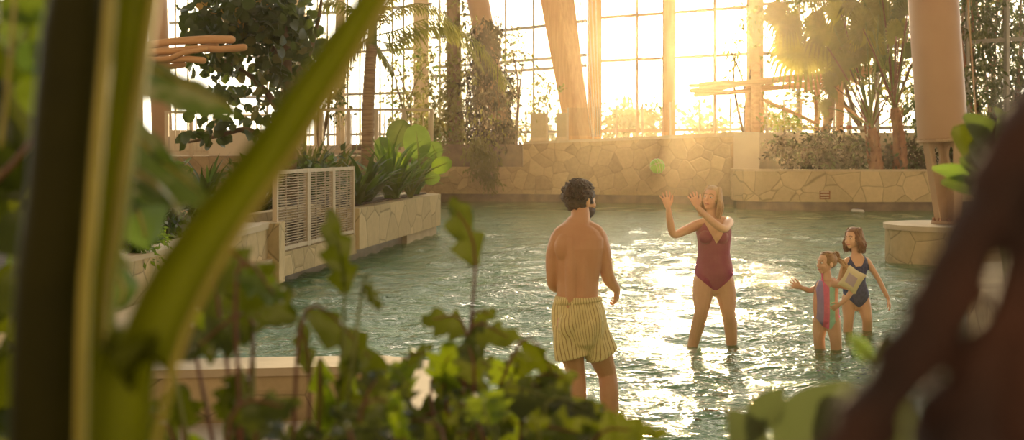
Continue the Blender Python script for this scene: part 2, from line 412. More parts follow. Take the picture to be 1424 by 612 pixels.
# left side walls
mb = MB(); line = [(-3.3, 5.0), (-3.42, 8.5), (-3.38, 10.5), (-3.26, 11.8), (-3.12, 13.6), (-3.04, 15.25)]
mb.strip(line, .32, -.3, [.78, .79, .79, .79, .81, .83]); S('wall_left', mb, 'stone', 'curved cream stone planter wall left of the woven screen')
mb = MB(); mb.strip([(a[0] + .02, a[1]) for a in line], .36, .79, [.83, .835, .835, .835, .85, .87]); S('trim_1', mb, 'coping', 'sandstone coping along the curved left planter wall')
mb = MB(); mb.strip([(-2.9, 5.0), (-3.0, 8.5), (-3.0, 10.5), (-2.95, 11.8), (-2.95, 13.6), (-2.98, 15.2)], .3, -.3, .42); S('wall_bench', mb, 'coping', 'low stone ledge running below the curved left wall')
mb = MB(); mb.strip([(-3.02, 15.2), (-2.46, 19.35)], .5, .14, .45); S('wall_plinth', mb, 'stone', 'cream stone plinth under the woven screen')
mb = MB(); mb.box((-3.05, 15.42, .48), (.3, .4, .76)); S('wall_pier', mb, 'stone', 'short stone pier at the near end of the woven screen')
mb = MB(); mb.strip([(-3.22, 15.2), (-2.7, 19.3), (-2.62, 19.3), (-2.08, 23.4)], .3, -.3, .21); S('wall_recess', mb, 'recess', 'dark shaded recess at the waterline of the left wall')
pl = [(-2.41, 19.3), (-1.50, 25.7), (-1.62, 26.1), (-6.0, 27.2), (-6.0, 19.3)]
mb = MB(); mb.prism(pl, .2, .85); S('wall_planter', mb, 'stone_big', 'crazy-paved stone planter jutting into the pool on the left')
mb = MB(); mb.prism([(-2.0, 23.3), (-1.60, 25.9), (-3.0, 26.3), (-3.0, 23.3)], -.3, .195); S('trim_2', mb, 'coping', 'pale stone step under the far end of the left planter')
mb = MB(); mb.prism([(-2.60, 19.6), (-1.78, 25.5), (-5.8, 26.9), (-5.8, 19.6)], .86, .89); S('ground_planter', mb, 'soil', 'dark soil in the left planter')
mb = MB(); mb.prism([(-3.55, 5), (-3.72, 8.5), (-3.6, 11.8), (-3.36, 15.2), (-3.36, 15.7), (-2.92, 19.3), (-7, 19.3), (-7, 27), (-4, 30.1), (-16, 30.1), (-16, 5)], -.3, .75)
S('ground_bed', mb, 'soil', 'dark soil bed behind the left walls')
mb = MB(); mb.strip([(-3.5, 15.7), (-3.0, 19.25)], .2, .75, .92); S('wall_inner', mb, 'stone', 'low stone wall behind the woven screen')
# upper terraces
mb = MB(); mb.prism([(-3.6, 30.2), (-3.6, 42.2), (-40, 42.2), (-40, 30.2)], -.3, 1.62); S('floor_terrace', mb, 'stone_back', 'raised terrace behind the left planting')
mb = MB(); mb.prism([(-42, 43), (5.4, 43), (7.4, 40.6), (32, 40.6), (32, 140), (-75, 140), (-75, 43)], -.3, 1.95); S('ground', mb, 'paving', 'pale floor behind the back wall')
# back wall
def Z_(px, py, d): return P(px, py, d).z
bw = [XY(560, 42.6), XY(652, 42.2), XY(727, 42)]
mb = MB(); mb.strip(bw, .6, .27, 1.2); S('wall_back', mb, 'stone_back', 'lower section of the tan rubble stone wall across the back of the pool')
bw2 = [XY(727, 42), XY(830, 41.3), XY(920, 40.6), XY(1022, 39.8)]
mb = MB(); mb.strip(bw2, .9, .27, [2.0, 2.1, 2.2, 2.32]); S('wall_back.001', mb, 'stone_back', 'higher section of the tan rubble stone wall behind the woman and ball')
mb = MB(); mb.strip([(a[0], a[1] - .03) for a in bw2], .3, 2.02, [2.06, 2.16, 2.26, 2.38]); mb.v = [(a, b, c if c > 2.03 else 1.98 + .108 * max(0, (a - bw2[0][0]) / 3)) for a, b, c in mb.v]
S('trim_3', mb, 'coping', 'pale coping on the higher back wall')
mb = MB(); mb.strip([(a[0], a[1] + .15) for a in bw + bw2[1:]], .3, -.3, .268); S('wall_recess.001', mb, 'recess', 'dark shaded recess at the foot of the back wall')
mb = MB(); mb.strip([(bw2[0][0], 42.4), (-6, 42.7)], .2, 1.2, 1.98); S('wall_inner.001', mb, 'recess', 'brown wall behind the vines on the lower back wall')
# right curved planter
rw = [XY(1017, 39.2), XY(1015.5, 38.0), XY(1019, 37.0), XY(1034, 36.3), XY(1060, 36.0), XY(1120, 35.7), XY(1200, 35.6), XY(1290, 35.7), XY(1400, 36.2), XY(1500, 37.0)]
mb = MB(); mb.strip(rw, .35, .26, 1.15); S('wall_right', mb, 'stone_big', 'curved crazy-paved stone planter wall on the right')
mb = MB(); mb.strip([(a[0], a[1] - .03) for a in rw], .42, 1.153, 1.21); S('trim_4', mb, 'coping', 'pale coping on the curved right planter wall')
mb = MB(); mb.strip([(a[0] + .15, a[1] + .2) for a in rw], .3, -.3, .258); S('wall_recess.002', mb, 'recess', 'dark shaded recess under the curved right planter')
mb = MB(); mb.prism([XY(1024, 39.3), XY(1023, 37.6), XY(1062, 36.5), XY(1120, 36.15), XY(1200, 36.05), XY(1290, 36.15), XY(1400, 36.6), XY(1490, 37.3), XY(1490, 40), XY(1024, 40)], .27, 1.05); S('ground_planter.001', mb, 'soil', 'dark soil in the right planter')
mb = MB(); mb.prism([XY(1020, 37.35), XY(1056, 37.2), XY(1056, 38.9), XY(1020, 39.2)], 1.06, 2.33); S('wall_box', mb, 'plaster', 'smooth cream block at the left end of the right planter')
mb = MB(); mb.prism([XY(1057, 38.6), XY(1500, 38.6), XY(1500, 39.0), XY(1057, 39.0)], 1.06, 2.33); S('wall_right.001', mb, 'plaster', 'smooth cream retaining wall behind the right planter shrubs')
mb = MB(); mb.prism([XY(1020, 39.3), XY(1056.5, 39.05), XY(1500, 39.05), XY(1500, 40.5), (7.4, 40.5)], 1.3, 2.32); S('floor_terrace.001', mb, 'paving', 'terrace carrying the right log pergola')
# vent in curved wall
r = empty('wall_vent', P(1147, 277, 35.62), 'small reddish vent tile in the curved right planter wall', 'vent')
mb = MB(); mb.box(P(1147, 271, 35.66), (.30, .06, .25)); mb.build('frame', 'redbark', r, False)
mb = MB(); [mb.box(P(1147, 267 + i * 4, 35.62), (.24, .04, .035)) for i in range(3)]; mb.build('louvre', 'coping', r, False)
# near low wall and path
nl = [(-6, 8.6), (-3.2, 8.75), (-1.6, 8.95), (-.95, 9.0), (-.55, 8.75), (-.36, 8.2), (-.33, 7.2), (-.4, 5.5), (-.5, 4.2)]
mb = MB(); mb.strip(nl, -.42, -.3, .20); S('wall_near', mb, 'stone', 'low stone pool-edge wall behind the foreground plants')
mb = MB(); mb.strip([(a[0], a[1]) for a in nl], -.46, .203, .26); S('trim_5', mb, 'coping', 'pale coping on the low pool-edge wall')
mb = MB(); mb.prism([(-6, 8.1), (-3.2, 8.2), (-1.2, 8.5), (-.85, 8.2), (-.84, 4.0), (-6, 4.0)], -.27, -.1); S('floor_path', mb, 'paving', 'pale paved path at the bottom behind the foreground plants')
mb = MB(); mb.prism([(-7, -1), (7, -1), (7, 3.85), (-7, 3.85)], -.3, .8); S('ground_bed.001', mb, 'soil', 'soil bed of the foreground plants')
# right near wall
mb = MB(); mb.strip([(7, 11), (3.75, 9.9), (3.2, 8.6), (2.8, 6.8), (2.7, 4.6)], .5, -.3, .86); mb.v = mb.v
S('wall_right.002', mb, 'stone_big', 'pale stone wall at the right edge behind the dark branches')

# round plinth with column
pc = Vector((7.0, 19.45, 0)); mb = MB(); ring = [(pc.x + 1.02 * math.cos(a), pc.y + 1.02 * math.sin(a)) for a in [2 * PI * i / 40 for i in range(40)]]
mb.prism(ring, -.28, .52); S('wall_plinth.001', mb, 'stone', 'round stone plinth in the water under the steel-footed column')
mb = MB(); mb.prism([(pc.x + (a - pc.x) * 1.03, pc.y + (b - pc.y) * 1.03) for a, b in ring], .523, .60); S('trim_6', mb, 'coping', 'pale coping slab on the round plinth')
r = empty('column', (pc.x - .1, pc.y, .6), 'thick beige-pink column on a tapered steel foot in the pool', 'column', None, 'structure')
cb = Vector((pc.x - .05, pc.y, .6)); dv = Vector((-.07, 0, 1)).normalized()
top0 = cb + dv * 1.36
mb = MB(); A = top0; B = cb + dv * 9
mb.loft([A, A + dv * .02, B], [.385, .385, .385], None, None, 32, False); mb.build('cladding', 'pinkpaint', r)
mb = MB(); mb.loft([A - dv * .05, A], [.40, .40], None, None, 32, False)
for i in range(26):
    a = 2 * PI * i / 26; mb.ell(A - dv * .025 + Vector((.4 * math.cos(a), .4 * math.sin(a), 0)), .012, None, 6, 4)
mb.build('riveted_ring', 'footpaint', r)
mb = MB(); mb.box((pc.x + .34, pc.y - .2, 5), (.02, .02, 6)); mb.v = [(x - .07 * (z - 1.8), y, z) for x, y, z in mb.v]; mb.build('seam', 'footpaint', r, False)
def plate(mb, ang, y0=0, th=.035):
    """tapered web with an oval hole near its top"""
    dirx = Vector((math.cos(ang), math.sin(ang), 0)); nrm = Vector((-math.sin(ang), math.cos(ang), 0))
    zt = 1.32; wt, wb = .33, .19
    def pt(l, z, s): return cb + dv * z + dirx * l + nrm * (th / 2 * s)
    hz, hr, hl = 1.08, .17, .085; hx = .17
    K = 20
    for sgn in (-1, 1):
        hole = [(sgn * hx + hl * math.cos(2 * PI * i / K), hz + hr * math.sin(2 * PI * i / K)) for i in range(K)]
        def edge(a):  # outer quad boundary of right half region around hole
            c, s_ = math.cos(a), math.sin(a); x0, z0 = sgn * hx, hz; best = 9
            lo, hi = (0.0, wt) if sgn > 0 else (-wt, 0.0)
            zlo, zhi = .75, zt
            for num, den in ((hi - x0, c), (lo - x0, c), (zhi - z0, s_), (zlo - z0, s_)):
                if abs(den) > 1e-6 and num / den > 0: best = min(best, num / den)
            x = x0 + c * best; z = z0 + s_ * best
            fac = lerp(wb, wt, z / zt) / wt
            return (x * fac, z)
        out = [edge(2 * PI * i / K) for i in range(K)]
        vs = []; fs = []
        for s_ in (-1, 1):
            vs += [pt(l, z, s_) for l, z in hole] + [pt(l, z, s_) for l, z in out]
        for i in range(K):
            j = (i + 1) % K
            fs += [(i, j, K + j, K + i), (3 * K + i, 3 * K + j, 2 * K + j, 2 * K + i), (i, 2 * K + i, 2 * K + j, j), (K + i, K + j, 3 * K + j, 3 * K + i)]
        mb.add(vs, fs)
    w75 = lerp(wb, wt, .75 / zt)
    q = [(-wb, 0), (wb, 0), (w75, .75), (-w75, .75)]
    mb.add([pt(l, z, s_) for s_ in (-1, 1) for l, z in q], [(3, 2, 1, 0), (4, 5, 6, 7), (0, 1, 5, 4), (1, 2, 6, 5), (2, 3, 7, 6), (3, 0, 4, 7)])
mb = MB(); plate(mb, .35); plate(mb, .35 + PI / 2)
for a in (.35, .35 + PI, .35 + PI / 2, .35 - PI / 2):   # edge flanges
    dx = Vector((math.cos(a), math.sin(a), 0)); n_ = Vector((-math.sin(a), math.cos(a), 0))
    mb.bar(cb + dx * .19, cb + dv * 1.32 + dx * .33, .14, .03, dx)
mb.build('steel_foot', 'footpaint', r, False)
mb = MB(); mb.loft([cb + Vector((0, 0, .005)), cb + Vector((0, 0, .05))], [.27, .27], None, None, 28, False); mb.build('base_plate', 'footpaint', r, False)
for i in range(10):
    a = 2 * PI * i / 10; mb = MB(); mb.loft([cb + Vector((.235 * math.cos(a), .235 * math.sin(a), .05)), cb + Vector((.235 * math.cos(a), .235 * math.sin(a), .10))], [.032, .026], None, None, 6, False); mb.build('bolt', 'redbark', r, False)

# ------------------------------------------------------------------ glazed facade
fac = [(1700, 34), (1424, 36.5), (1100, 41.5), (833, 46), (560, 55), (230, 62), (-300, 66)]
def fd(px): return interp(sorted(fac), px)
def FP(px, z, off=0): d = fd(px) + off; return Vector(((px - CX) / F * d, d, z))
def bay(name, px0, px1, verts, levels, matm, label, n=8, wv=.09):
    r = empty(name, FP((px0 + px1) / 2, 1.95), label, None, None, 'structure')
    pxs = [lerp(px0, px1, i / n) for i in range(n + 1)]
    mb = MB(); mb.strip([FP(p, 0).xy[:] for p in pxs], .02, 1.95, 12.5); mb.build('pane', 'glass', r, False)
    for v in verts:
        mb = MB(); p = FP(v, 1.95, -.08); mb.box((p.x, p.y, 7.2), (wv, .22, 10.5)); mb.build('mullion', matm, r, False)
    for z in levels:
        mb = MB()
        for a, b in zip(pxs, pxs[1:]): mb.bar(FP(a, z, -.05), FP(b, z, -.05), .14, .11)
        mb.build('transom', matm, r, False)
bay('window_1', -260, 230, [-200, -120, -40, 60, 120, 180], [2.5, 5.0, 7.0, 9], 'mullion', 'glass facade bay at the far left behind the trees')
bay('window_2', 232, 600, [245, 262, 372, 392, 442, 456, 484, 501, 529, 546, 562], [2.5, 4.35, 6.3, 8.2], 'mullion', 'glass facade bay behind the palm tree')
bay('window_3', 602, 815, [612, 663, 703, 742], [2.5, 5.0, 5.4, 6.7, 8.6], 'mullion', 'glass facade bay behind the vine-covered column')
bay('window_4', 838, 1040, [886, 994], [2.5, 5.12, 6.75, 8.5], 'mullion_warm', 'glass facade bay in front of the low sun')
bay('window_5', 1062, 1640, [1110, 1165, 1220, 1275, 1345, 1400, 1470], [2.5, 5.1, 6.8, 8.5], 'mullion', 'glass facade bay behind the right palms')
k = 0
for px, wd, off, m_, lb in ((827, .50, -.45, 'glulam', 'upright timber post left of the sun'), (930, .42, -.45, 'glulam', 'upright timber post under the sun'),
                        (1050, .50, -.45, 'glulam', 'upright timber post behind the right pergola'), (586, .66, -.5, 'coping', 'pale upright post behind the palm crown'),
                        (418, .5, -.5, 'coping', 'pale upright post left of the palm trunk'), (474, .4, -.5, 'coping', 'narrow pale post between palm and fig tree')):
    p = FP(px, 0, off); mb = MB(); mb.box((p.x, p.y, 7.2), (wd, .5, 10.5)); S('column_post' + ('' if k == 0 else '.%03d' % k), mb, m_, lb); k += 1
mb = MB(); a = P(766, -60, 44); b = P(806, 188, 43.2); b.z = 1.95
mb.loft([a, b], [.66, .42], [.45, .35], (1, 0, 0), 4, False); q = mb; rot = mb.v
S('column_slanted', mb, 'glulam', 'massive slanted timber column left of the sun')
r = empty('cable_stays', P(822, 190, 44.4), 'bundle of thin slanted steel rods beside the slanted timber column', 'rods')
for i in range(9):
    mb = MB(); mb.tube([P(777 + i * 6.2, -60, 44.6), P(813 + i * 2.6, 190, 44.4)], .02, 5); mb.build('rod', 'steel', r)
mb = MB(); a = P(1002, 190, 44.2)
mb = MB(); A = P(226, 206, 44); mb.loft([(A.x, 44, 1.95), (A.x - .35, 44, 12)], [.36, .36], None, None, 20, False); S('column.001', mb, 'pinkpaint', 'pink-beige column behind the left log canopy', True)

# glass balustrade on the high back wall
def wz(X): return interp([(a[0], z) for a, z in zip(bw2, (2.06, 2.16, 2.26, 2.38))], X)
def wy(X): return interp([(a[0], a[1]) for a in bw2], X)
r = empty('glass_balustrade', (0, wy(0) + .12, wz(0)), 'glass balustrade with slim posts on the high back wall', 'balustrade')
pp = [732, 762, 791, 826, 858, 893, 930, 968, 1008]
for px in pp:
    X = (px - CX) / F * 41; mb = MB(); mb.box((X, wy(X) + .12, wz(X) + .55), (.06, .06, 1.1)); mb.build('post', 'palewood', r, False)
for a, b in zip(pp, pp[1:]):
    X0 = (a - CX) / F * 41 + .05; X1 = (b - CX) / F * 41 - .05; mb = MB(); y = (wy(X0) + wy(X1)) / 2 + .12; z = (wz(X0) + wz(X1)) / 2
    mb.box(((X0 + X1) / 2, y, z + .6), (X1 - X0, .015, .95)); mb.build('pane', 'railglass', r, False)
# concrete planter boxes by the balustrade
for (px0, px1, lb) in ((738, 760, 'square stone planter box behind the balustrade, left one'), (774, 790, 'narrow pale box behind the balustrade, right of the stone box')):
    t = empty('planter_box', P((px0 + px1) / 2, 195, 42.6), lb, 'planter'); X0, X1 = P(px0, 0, 42.6).x, P(px1, 0, 42.6).x
    w_ = X1 - X0; c = ((X0 + X1) / 2, 43.35)
    mb = MB(); mb.prism([(c[0] - w_ / 2, 42.45), (c[0] + w_ / 2, 42.45), (c[0] + w_ / 2, 42.85), (c[0] - w_ / 2, 42.85)], 2.075, 3.0); mb.build('box', 'coping', t, False)
    mb = MB(); mb.prism([(c[0] - w_ / 2 - .03, 42.42), (c[0] + w_ / 2 + .03, 42.42), (c[0] + w_ / 2 + .03, 42.88), (c[0] - w_ / 2 - .03, 42.88)], 3.0, 3.06); mb.build('rim', 'palewood', t, False)
# far left wooden railing on the terrace
def railing(px0, px1, d, zb, n, lb, h=1.15, mesh=True):
    r = empty('terrace_railing', P((px0 + px1) / 2, 209, d) * 1, lb, 'railing'); r.location.z = zb
    X0, X1 = P(px0, 0, d).x, P(px1, 0, d).x
    for i in range(n + 1):
        X = lerp(X0, X1, i / n); mb = MB(); mb.box((X, d, zb + h / 2), (.10, .08, h)); mb.build('post', 'palewood', r, False)
    mb = MB(); mb.box(((X0 + X1) / 2, d, zb + h + .03), (X1 - X0 + .1, .12, .06)); mb.build('handrail', 'palewood', r, False); mb = MB(); mb.box(((X0 + X1) / 2, d, zb + .12), (X1 - X0, .06, .06)); mb.build('bottom_rail', 'palewood', r, False)
    if mesh:
        mb = MB(); k = int((X1 - X0) / .14)
        for i in range(k): mb.box((lerp(X0, X1, (i + .5) / k), d, zb + h / 2), (.022, .03, h - .15))
        mb.build('baluster_infill', 'palewood', r, False)
railing(446, 600, 31.0, 1.62, 4, 'pale wooden railing behind the palm trunk')
railing(232, 300, 33.0, 1.62, 2, 'pale wooden railing under the left log canopy')
railing(340, 440, 36.0, 1.62, 3, 'pale wooden railing between fig tree and palm')
mb = MB(); mb.prism([XY(290, 31), XY(372, 31), XY(372, 33), XY(290, 33)], 1.63, 2.2); S('wall_low_terrace', mb, 'plaster', 'low pale wall on the terrace behind the fig tree')
mb = MB(); mb.prism([XY(232, 35), XY(420, 34.9), XY(420, 35.2), XY(232, 35.3)], 1.63, 2.35); S('wall_terrace', mb, 'plaster', 'pale parapet on the far left terrace')

# woven screen
r = empty('woven_screen', (-2.85, 17.2, .45), 'three-panel woven cane screen standing on the left stone plinth', 'screen')
s0, s1 = Vector((-3.0, 15.5, .46)), Vector((-2.50, 19.2, .46)); seg = [(0, .36), (.37, .69), (.70, 1.0)]
for a, b in seg:
    A = s0.lerp(s1, a); B = s0.lerp(s1, b); t = (B - A).normalized(); h = 1.06; L_ = (B - A).length
    mb = MB(); up = Vector((0, 0, 1))
    mb.bar(A, A + up * h, .06, .06, t); mb.bar(B - t * .03, B - t * .03 + up * h, .06, .06, t)
    mb.bar(A + up * (h - .03), B + up * (h - .03), .05, .05); mb.bar(A + up * .04, B + up * .04, .05, .05)
    f = mb.build('panel_frame', 'palewood', r, False)
    mb = MB(); n = 27
    for i in range(n):
        z = .08 + (h - .14) * (i + .5) / n; o = .008 * (-1) ** i
        pts = [A.lerp(B, j / 8) + up * (z + random.uniform(-.004, .004)) + Vector((.012 * (-1) ** (i + j), 0, 0)) for j in range(9)]
        mb.loft(pts, .0105, None, None, 5, False)
    for j in (2.5, 5.5): mb.bar(A.lerp(B, j / 8) + up * .05, A.lerp(B, j / 8) + up * (h - .05), .02, .02, t)
    mb.build('weave', 'slat', f)
# ------------------------------------------------------------------ people
def skin(name, c, c2):
    m = M(name); f = m.noise(5, m.coord(), 4); return m.done(m.pr(m.ramp(f, [(.3, c), (.7, c2)]), .42, m.bump(m.noise(60, m.coord(), 2), .06, .003), 0, .45, (.12, (1, .35, .18), .03)))
MAT['skin_man'] = skin('tanned_skin', (.60, .32, .165), (.66, .37, .20))
MAT['skin_woman'] = skin('light_skin', (.74, .44, .27), (.78, .49, .31))
MAT['skin_child'] = skin('child_skin', (.74, .45, .29), (.78, .50, .33))
MAT['hair_dark'] = noisy('dark_brown_hair', (.035, .018, .010), (.075, .036, .018), 30, .5, .5)
MAT['hair_blond'] = noisy('blond_hair', (.42, .25, .11), (.62, .42, .21), 26, .45, .4)
MAT['hair_brown'] = noisy('light_brown_hair', (.16, .075, .035), (.30, .155, .07), 26, .45, .4)
MAT['hair_honey'] = noisy('honey_hair', (.26, .14, .06), (.46, .28, .12), 26, .45, .4)
MAT['lips'] = noisy('lips', (.50, .17, .13), (.54, .19, .14), 5, .4, 0)
MAT['eye'] = noisy('dark_eye', (.05, .03, .02), (.06, .035, .02), 5, .2, 0)
MAT['white'] = noisy('white_eye', (.75, .72, .68), (.78, .75, .70), 5, .3, 0)
MAT['suit_plum'] = noisy('plum_swimsuit', (.30, .045, .10), (.34, .06, .12), 12, .55, .1)
MAT['suit_navy'] = noisy('navy_swimsuit', (.035, .05, .14), (.075, .10, .24), 45, .6, .1)

def remesh(mb, vox, it=4):
    me = bpy.data.meshes.new('tmp'); me.from_pydata(mb.v, [], mb.f)
    bm = bmesh.new(); bm.from_mesh(me); bmesh.ops.recalc_face_normals(bm, faces=bm.faces); bm.to_mesh(me); bm.free()
    o = bpy.data.objects.new('tmp', me); col.objects.link(o)
    r = o.modifiers.new('r', 'REMESH'); r.mode = 'VOXEL'; r.voxel_size = vox
    s = o.modifiers.new('s', 'SMOOTH'); s.factor = .5; s.iterations = it
    dg = bpy.context.evaluated_depsgraph_get(); ev = o.evaluated_get(dg); em = ev.to_mesh()
    n = len(em.vertices); V = np.empty(n * 3, 'f'); em.vertices.foreach_get('co', V); V = V.reshape(-1, 3).astype(float)
    Nn = np.empty(n * 3, 'f'); em.vertices.foreach_get('normal', Nn); Nn = Nn.reshape(-1, 3).astype(float)
    Fc = [tuple(p.vertices) for p in em.polygons]
    ev.to_mesh_clear(); bpy.data.objects.remove(o); bpy.data.meshes.remove(me)
    return V, Nn, Fc
def mk(name, V, Fc, mat, parent, attr=None):
    q = MB(); q.v = [tuple(a) for a in (V.tolist() if hasattr(V, 'tolist') else V)]; q.f = Fc
    o = q.build(name, mat, parent, True)
    if attr is not None:
        a = o.data.attributes.new('stripe', 'FLOAT', 'POINT'); a.data.foreach_set('value', np.asarray(attr, 'f'))
    return o
def clip(V, Fc, g, attr=None):
    """keep the part of the surface where g<0, cutting faces cleanly"""
    out = []; newV = [tuple(a) for a in V]; A = list(attr) if attr is not None else None; cache = {}
    for f in Fc:
        gs = [g[i] for i in f]
        if all(x < 0 for x in gs): out.append(f); continue
        if all(x >= 0 for x in gs): continue
        poly = []
        for a, b in zip(f, f[1:] + f[:1]):
            ga, gb = g[a], g[b]
            if ga < 0: poly.append(a)
            if (ga < 0) != (gb < 0):
                k = (min(a, b), max(a, b))
                if k not in cache:
                    t = ga / (ga - gb); cache[k] = len(newV)
                    newV.append(tuple(V[a][i] + (V[b][i] - V[a][i]) * t for i in range(3)))
                    if A is not None: A.append(A[a] + (A[b] - A[a]) * t)
                poly.append(cache[k])
        if len(poly) > 2: out.append(tuple(poly))
    used = sorted({i for f in out for i in f}); mp = {i: k for k, i in enumerate(used)}
    VV = [newV[i] for i in used]; FF = [tuple(mp[i] for i in f) for f in out]
    return VV, FF, ([A[i] for i in used] if A is not None else None)

def hand(mb, wrist, d, palm, thumb, s=1.0, curl=.25, spread=.12):
    """palm: normal on the palm side; thumb: direction towards the thumb side"""
    d = Vector(d).normalized(); t = Vector(thumb); t = (t - d * t.dot(d)).normalized(); p = Vector(palm); p = (p - d * p.dot(d) - t * p.dot(t)).normalized()
    w = Vector(wrist)
    mb.loft([w - d * .01 * s, w + d * .03 * s, w + d * .06 * s, w + d * .088 * s], [.024 * s, .034 * s, .041 * s, .038 * s], [.017 * s, .016 * s, .014 * s, .011 * s], t, 12)
    for i, (o, L) in enumerate(((.030, .068), (.010, .077), (-.011, .071), (-.031, .056))):
        b = w + d * (.085 - abs(i - 1.2) * .004) * s + t * o * s
        a = (1.5 - i) * spread; dd = (d * math.cos(a) + t * math.sin(a)).normalized()
        pts = [b]; ax = dd.cross(p)
        for k, fr in enumerate((.42, .32, .26)):
            dd = (Quaternion(ax, curl * (k + .6)) @ dd); pts.append(pts[-1] + dd * L * fr * s)
        mb.loft(pts, [.0095 * s, .009 * s, .0083 * s, .0072 * s], None, None, 8)
    b = w + d * .025 * s + t * .028 * s; dd = (d * .72 + t * .68 + p * .25).normalized()
    mb.loft([b, b + dd * .032 * s, b + dd * .032 * s + (d * .9 + t * .35 + p * .15).normalized() * .055 * s], [.013 * s, .0115 * s, .009 * s], None, None, 8)

def foot(mb, ankle, d, s=1.0):
    a = Vector(ankle); d = Vector(d).normalized()
    z = -.28 + .004
    pts = [Vector((a.x, a.y, z + .035 * s)) - d * .05 * s, Vector((a.x, a.y, z + .04 * s)) + d * .02 * s, Vector((a.x, a.y, z + .03 * s)) + d * .10 * s, Vector((a.x, a.y, z + .016 * s)) + d * .17 * s]
    mb.loft(pts, [.030 * s, .036 * s, .044 * s, .038 * s], [.033 * s, .038 * s, .026 * s, .013 * s], d.cross(Vector((0, 0, 1))), 12)
    mb.loft([a, Vector((a.x, a.y, z + .045 * s))], [.034 * s, .038 * s])

class Head:
    def __init__(s, c, fwd, s_=1.0, tilt=0.0):
        s.c = Vector(c); s.f = Vector(fwd).normalized(); s.l = s.f.cross(Vector((0, 0, 1))).normalized(); s.u = s.l.cross(s.f).normalized(); s.s = s_
        if tilt: q = Quaternion(s.f, tilt); s.l = q @ s.l; s.u = q @ s.u
        s.R = Matrix((s.l, s.f, s.u)).transposed()
    def T(s, l, f, u): return s.c + (s.l * l + s.f * f + s.u * u) * s.s
    def e(s, mb, l, f, u, r, n=16, m=11): mb.ell(s.T(l, f, u), tuple(a * s.s for a in r), s.R, n, m)
    def body(s, mb, child=False, male=False):
        s.e(mb, 0, -.012, .030, (.076, .096, .089), 24, 16)
        j = .9 if child else 1.0
        s.e(mb, 0, .020, -.042 * j, (.058, .068, .070 * j), 20, 14)
        s.e(mb, 0, .030, .0, (.064, .062, .06), 20, 14)
        s.e(mb, 0, .063 * j, -.097 * j, (.026, .022, .020), 12, 8)
        for k in (-1, 1):
            s.e(mb, k * .036, .058, -.034, (.026, .026, .026), 12, 8)
            s.e(mb, k * .077, -.008, -.008, (.009, .019, .031), 12, 8)
            mb.loft([s.T(k * .012, .083, .024), s.T(k * .045, .070, .022)], [.011 * s.s, .010 * s.s], None, None, 8)
        nz = .75 if child else 1.0
        mb.loft([s.T(0, .084, .014), s.T(0, .084 + .017 * nz, -.016), s.T(0, .084 + .022 * nz, -.030)], [.009 * s.s, .0115 * s.s, .014 * s.s], None, None, 10)
        for q in (.0, -.012): mb.loft([s.T(-.016, .076, -.062 + q), s.T(0, .084, -.061 + q), s.T(.016, .076, -.062 + q)], [.006 * s.s, .008 * s.s, .006 * s.s], None, None, 8)
    def features(s, parent, brow='hair_dark'):
        for k in (-1, 1):
            q = MB(); s.e(q, k * .031, .0735, .003, (.0145, .0135, .0085)); o = q.build('eye', 'white', parent)
            q = MB(); s.e(q, k * .030, .083, .003, (.006, .006, .0066), 10, 7); q.build('iris', 'eye', o)
            q = MB(); q.loft([s.T(k * .014, .093, .030), s.T(k * .032, .089, .036), s.T(k * .05, .075, .029)], .0042 * s.s, None, None, 6); q.build('eyebrow', brow, parent)
        q = MB(); q.loft([s.T(-.021, .079, -.066), s.T(-.008, .090, -.0655), s.T(.008, .090, -.0655), s.T(.021, .079, -.066)], [.004 * s.s, .0058 * s.s, .0058 * s.s, .004 * s.s], [.007 * s.s] * 4, (0, 0, 1), 8); q.build('lips', 'lips', parent)
    def cap(s, mb, r=(.083, .104, .097), c=(0, -.018, .034), amp=.006, fr=30, hairline=None, n=56, m=40):
        """scalp hair shell with lumps, open where the face is"""
        q = MB(); q.ell(s.T(*c), tuple(a * s.s for a in r), s.R, n, m)
        V = np.array(q.v); out = []; g = []
        for v in V:
            v = Vector(v); p = v - s.c; l, f, u = p.dot(s.l) / s.s, p.dot(s.f) / s.s, p.dot(s.u) / s.s
            d = (v - s.T(*c)).normalized(); k = noise.noise(v * fr) + .5 * noise.noise(v * fr * 2.3)
            out.append(v + d * amp * k * 1.6 * s.s)
            g.append(hairline(l, f, u))
        VV, FF, _ = clip([tuple(a) for a in out], q.f, g); mb.add(VV, FF)

def limb(mb, pts, r, n=14): 
    k = 5; sp = smooth_path(pts, k); rr = []
    for i in range(len(sp)): t = i / k; a = int(min(t, len(r) - 2)); rr.append(lerp(r[a], r[a + 1], t - a))
    mb.loft(sp, rr, None, None, n)
def torso(mb, rows, side, Q, n=24):
    """rows: px, py, dd, half width, half depth"""
    pts = [Q(a[0], a[1], a[2]) for a in rows]; sp = smooth_path(pts, 4); ra = []; rb = []
    for i in range(len(sp)):
        t = i / 4; a = int(min(t, len(rows) - 2)); f = t - a; f = f * f * (3 - 2 * f) if False else f
        ra.append(lerp(rows[a][3], rows[a + 1][3], f)); rb.append(lerp(rows[a][4], rows[a + 1][4], f))
    mb.loft(sp, ra, rb, side, n)

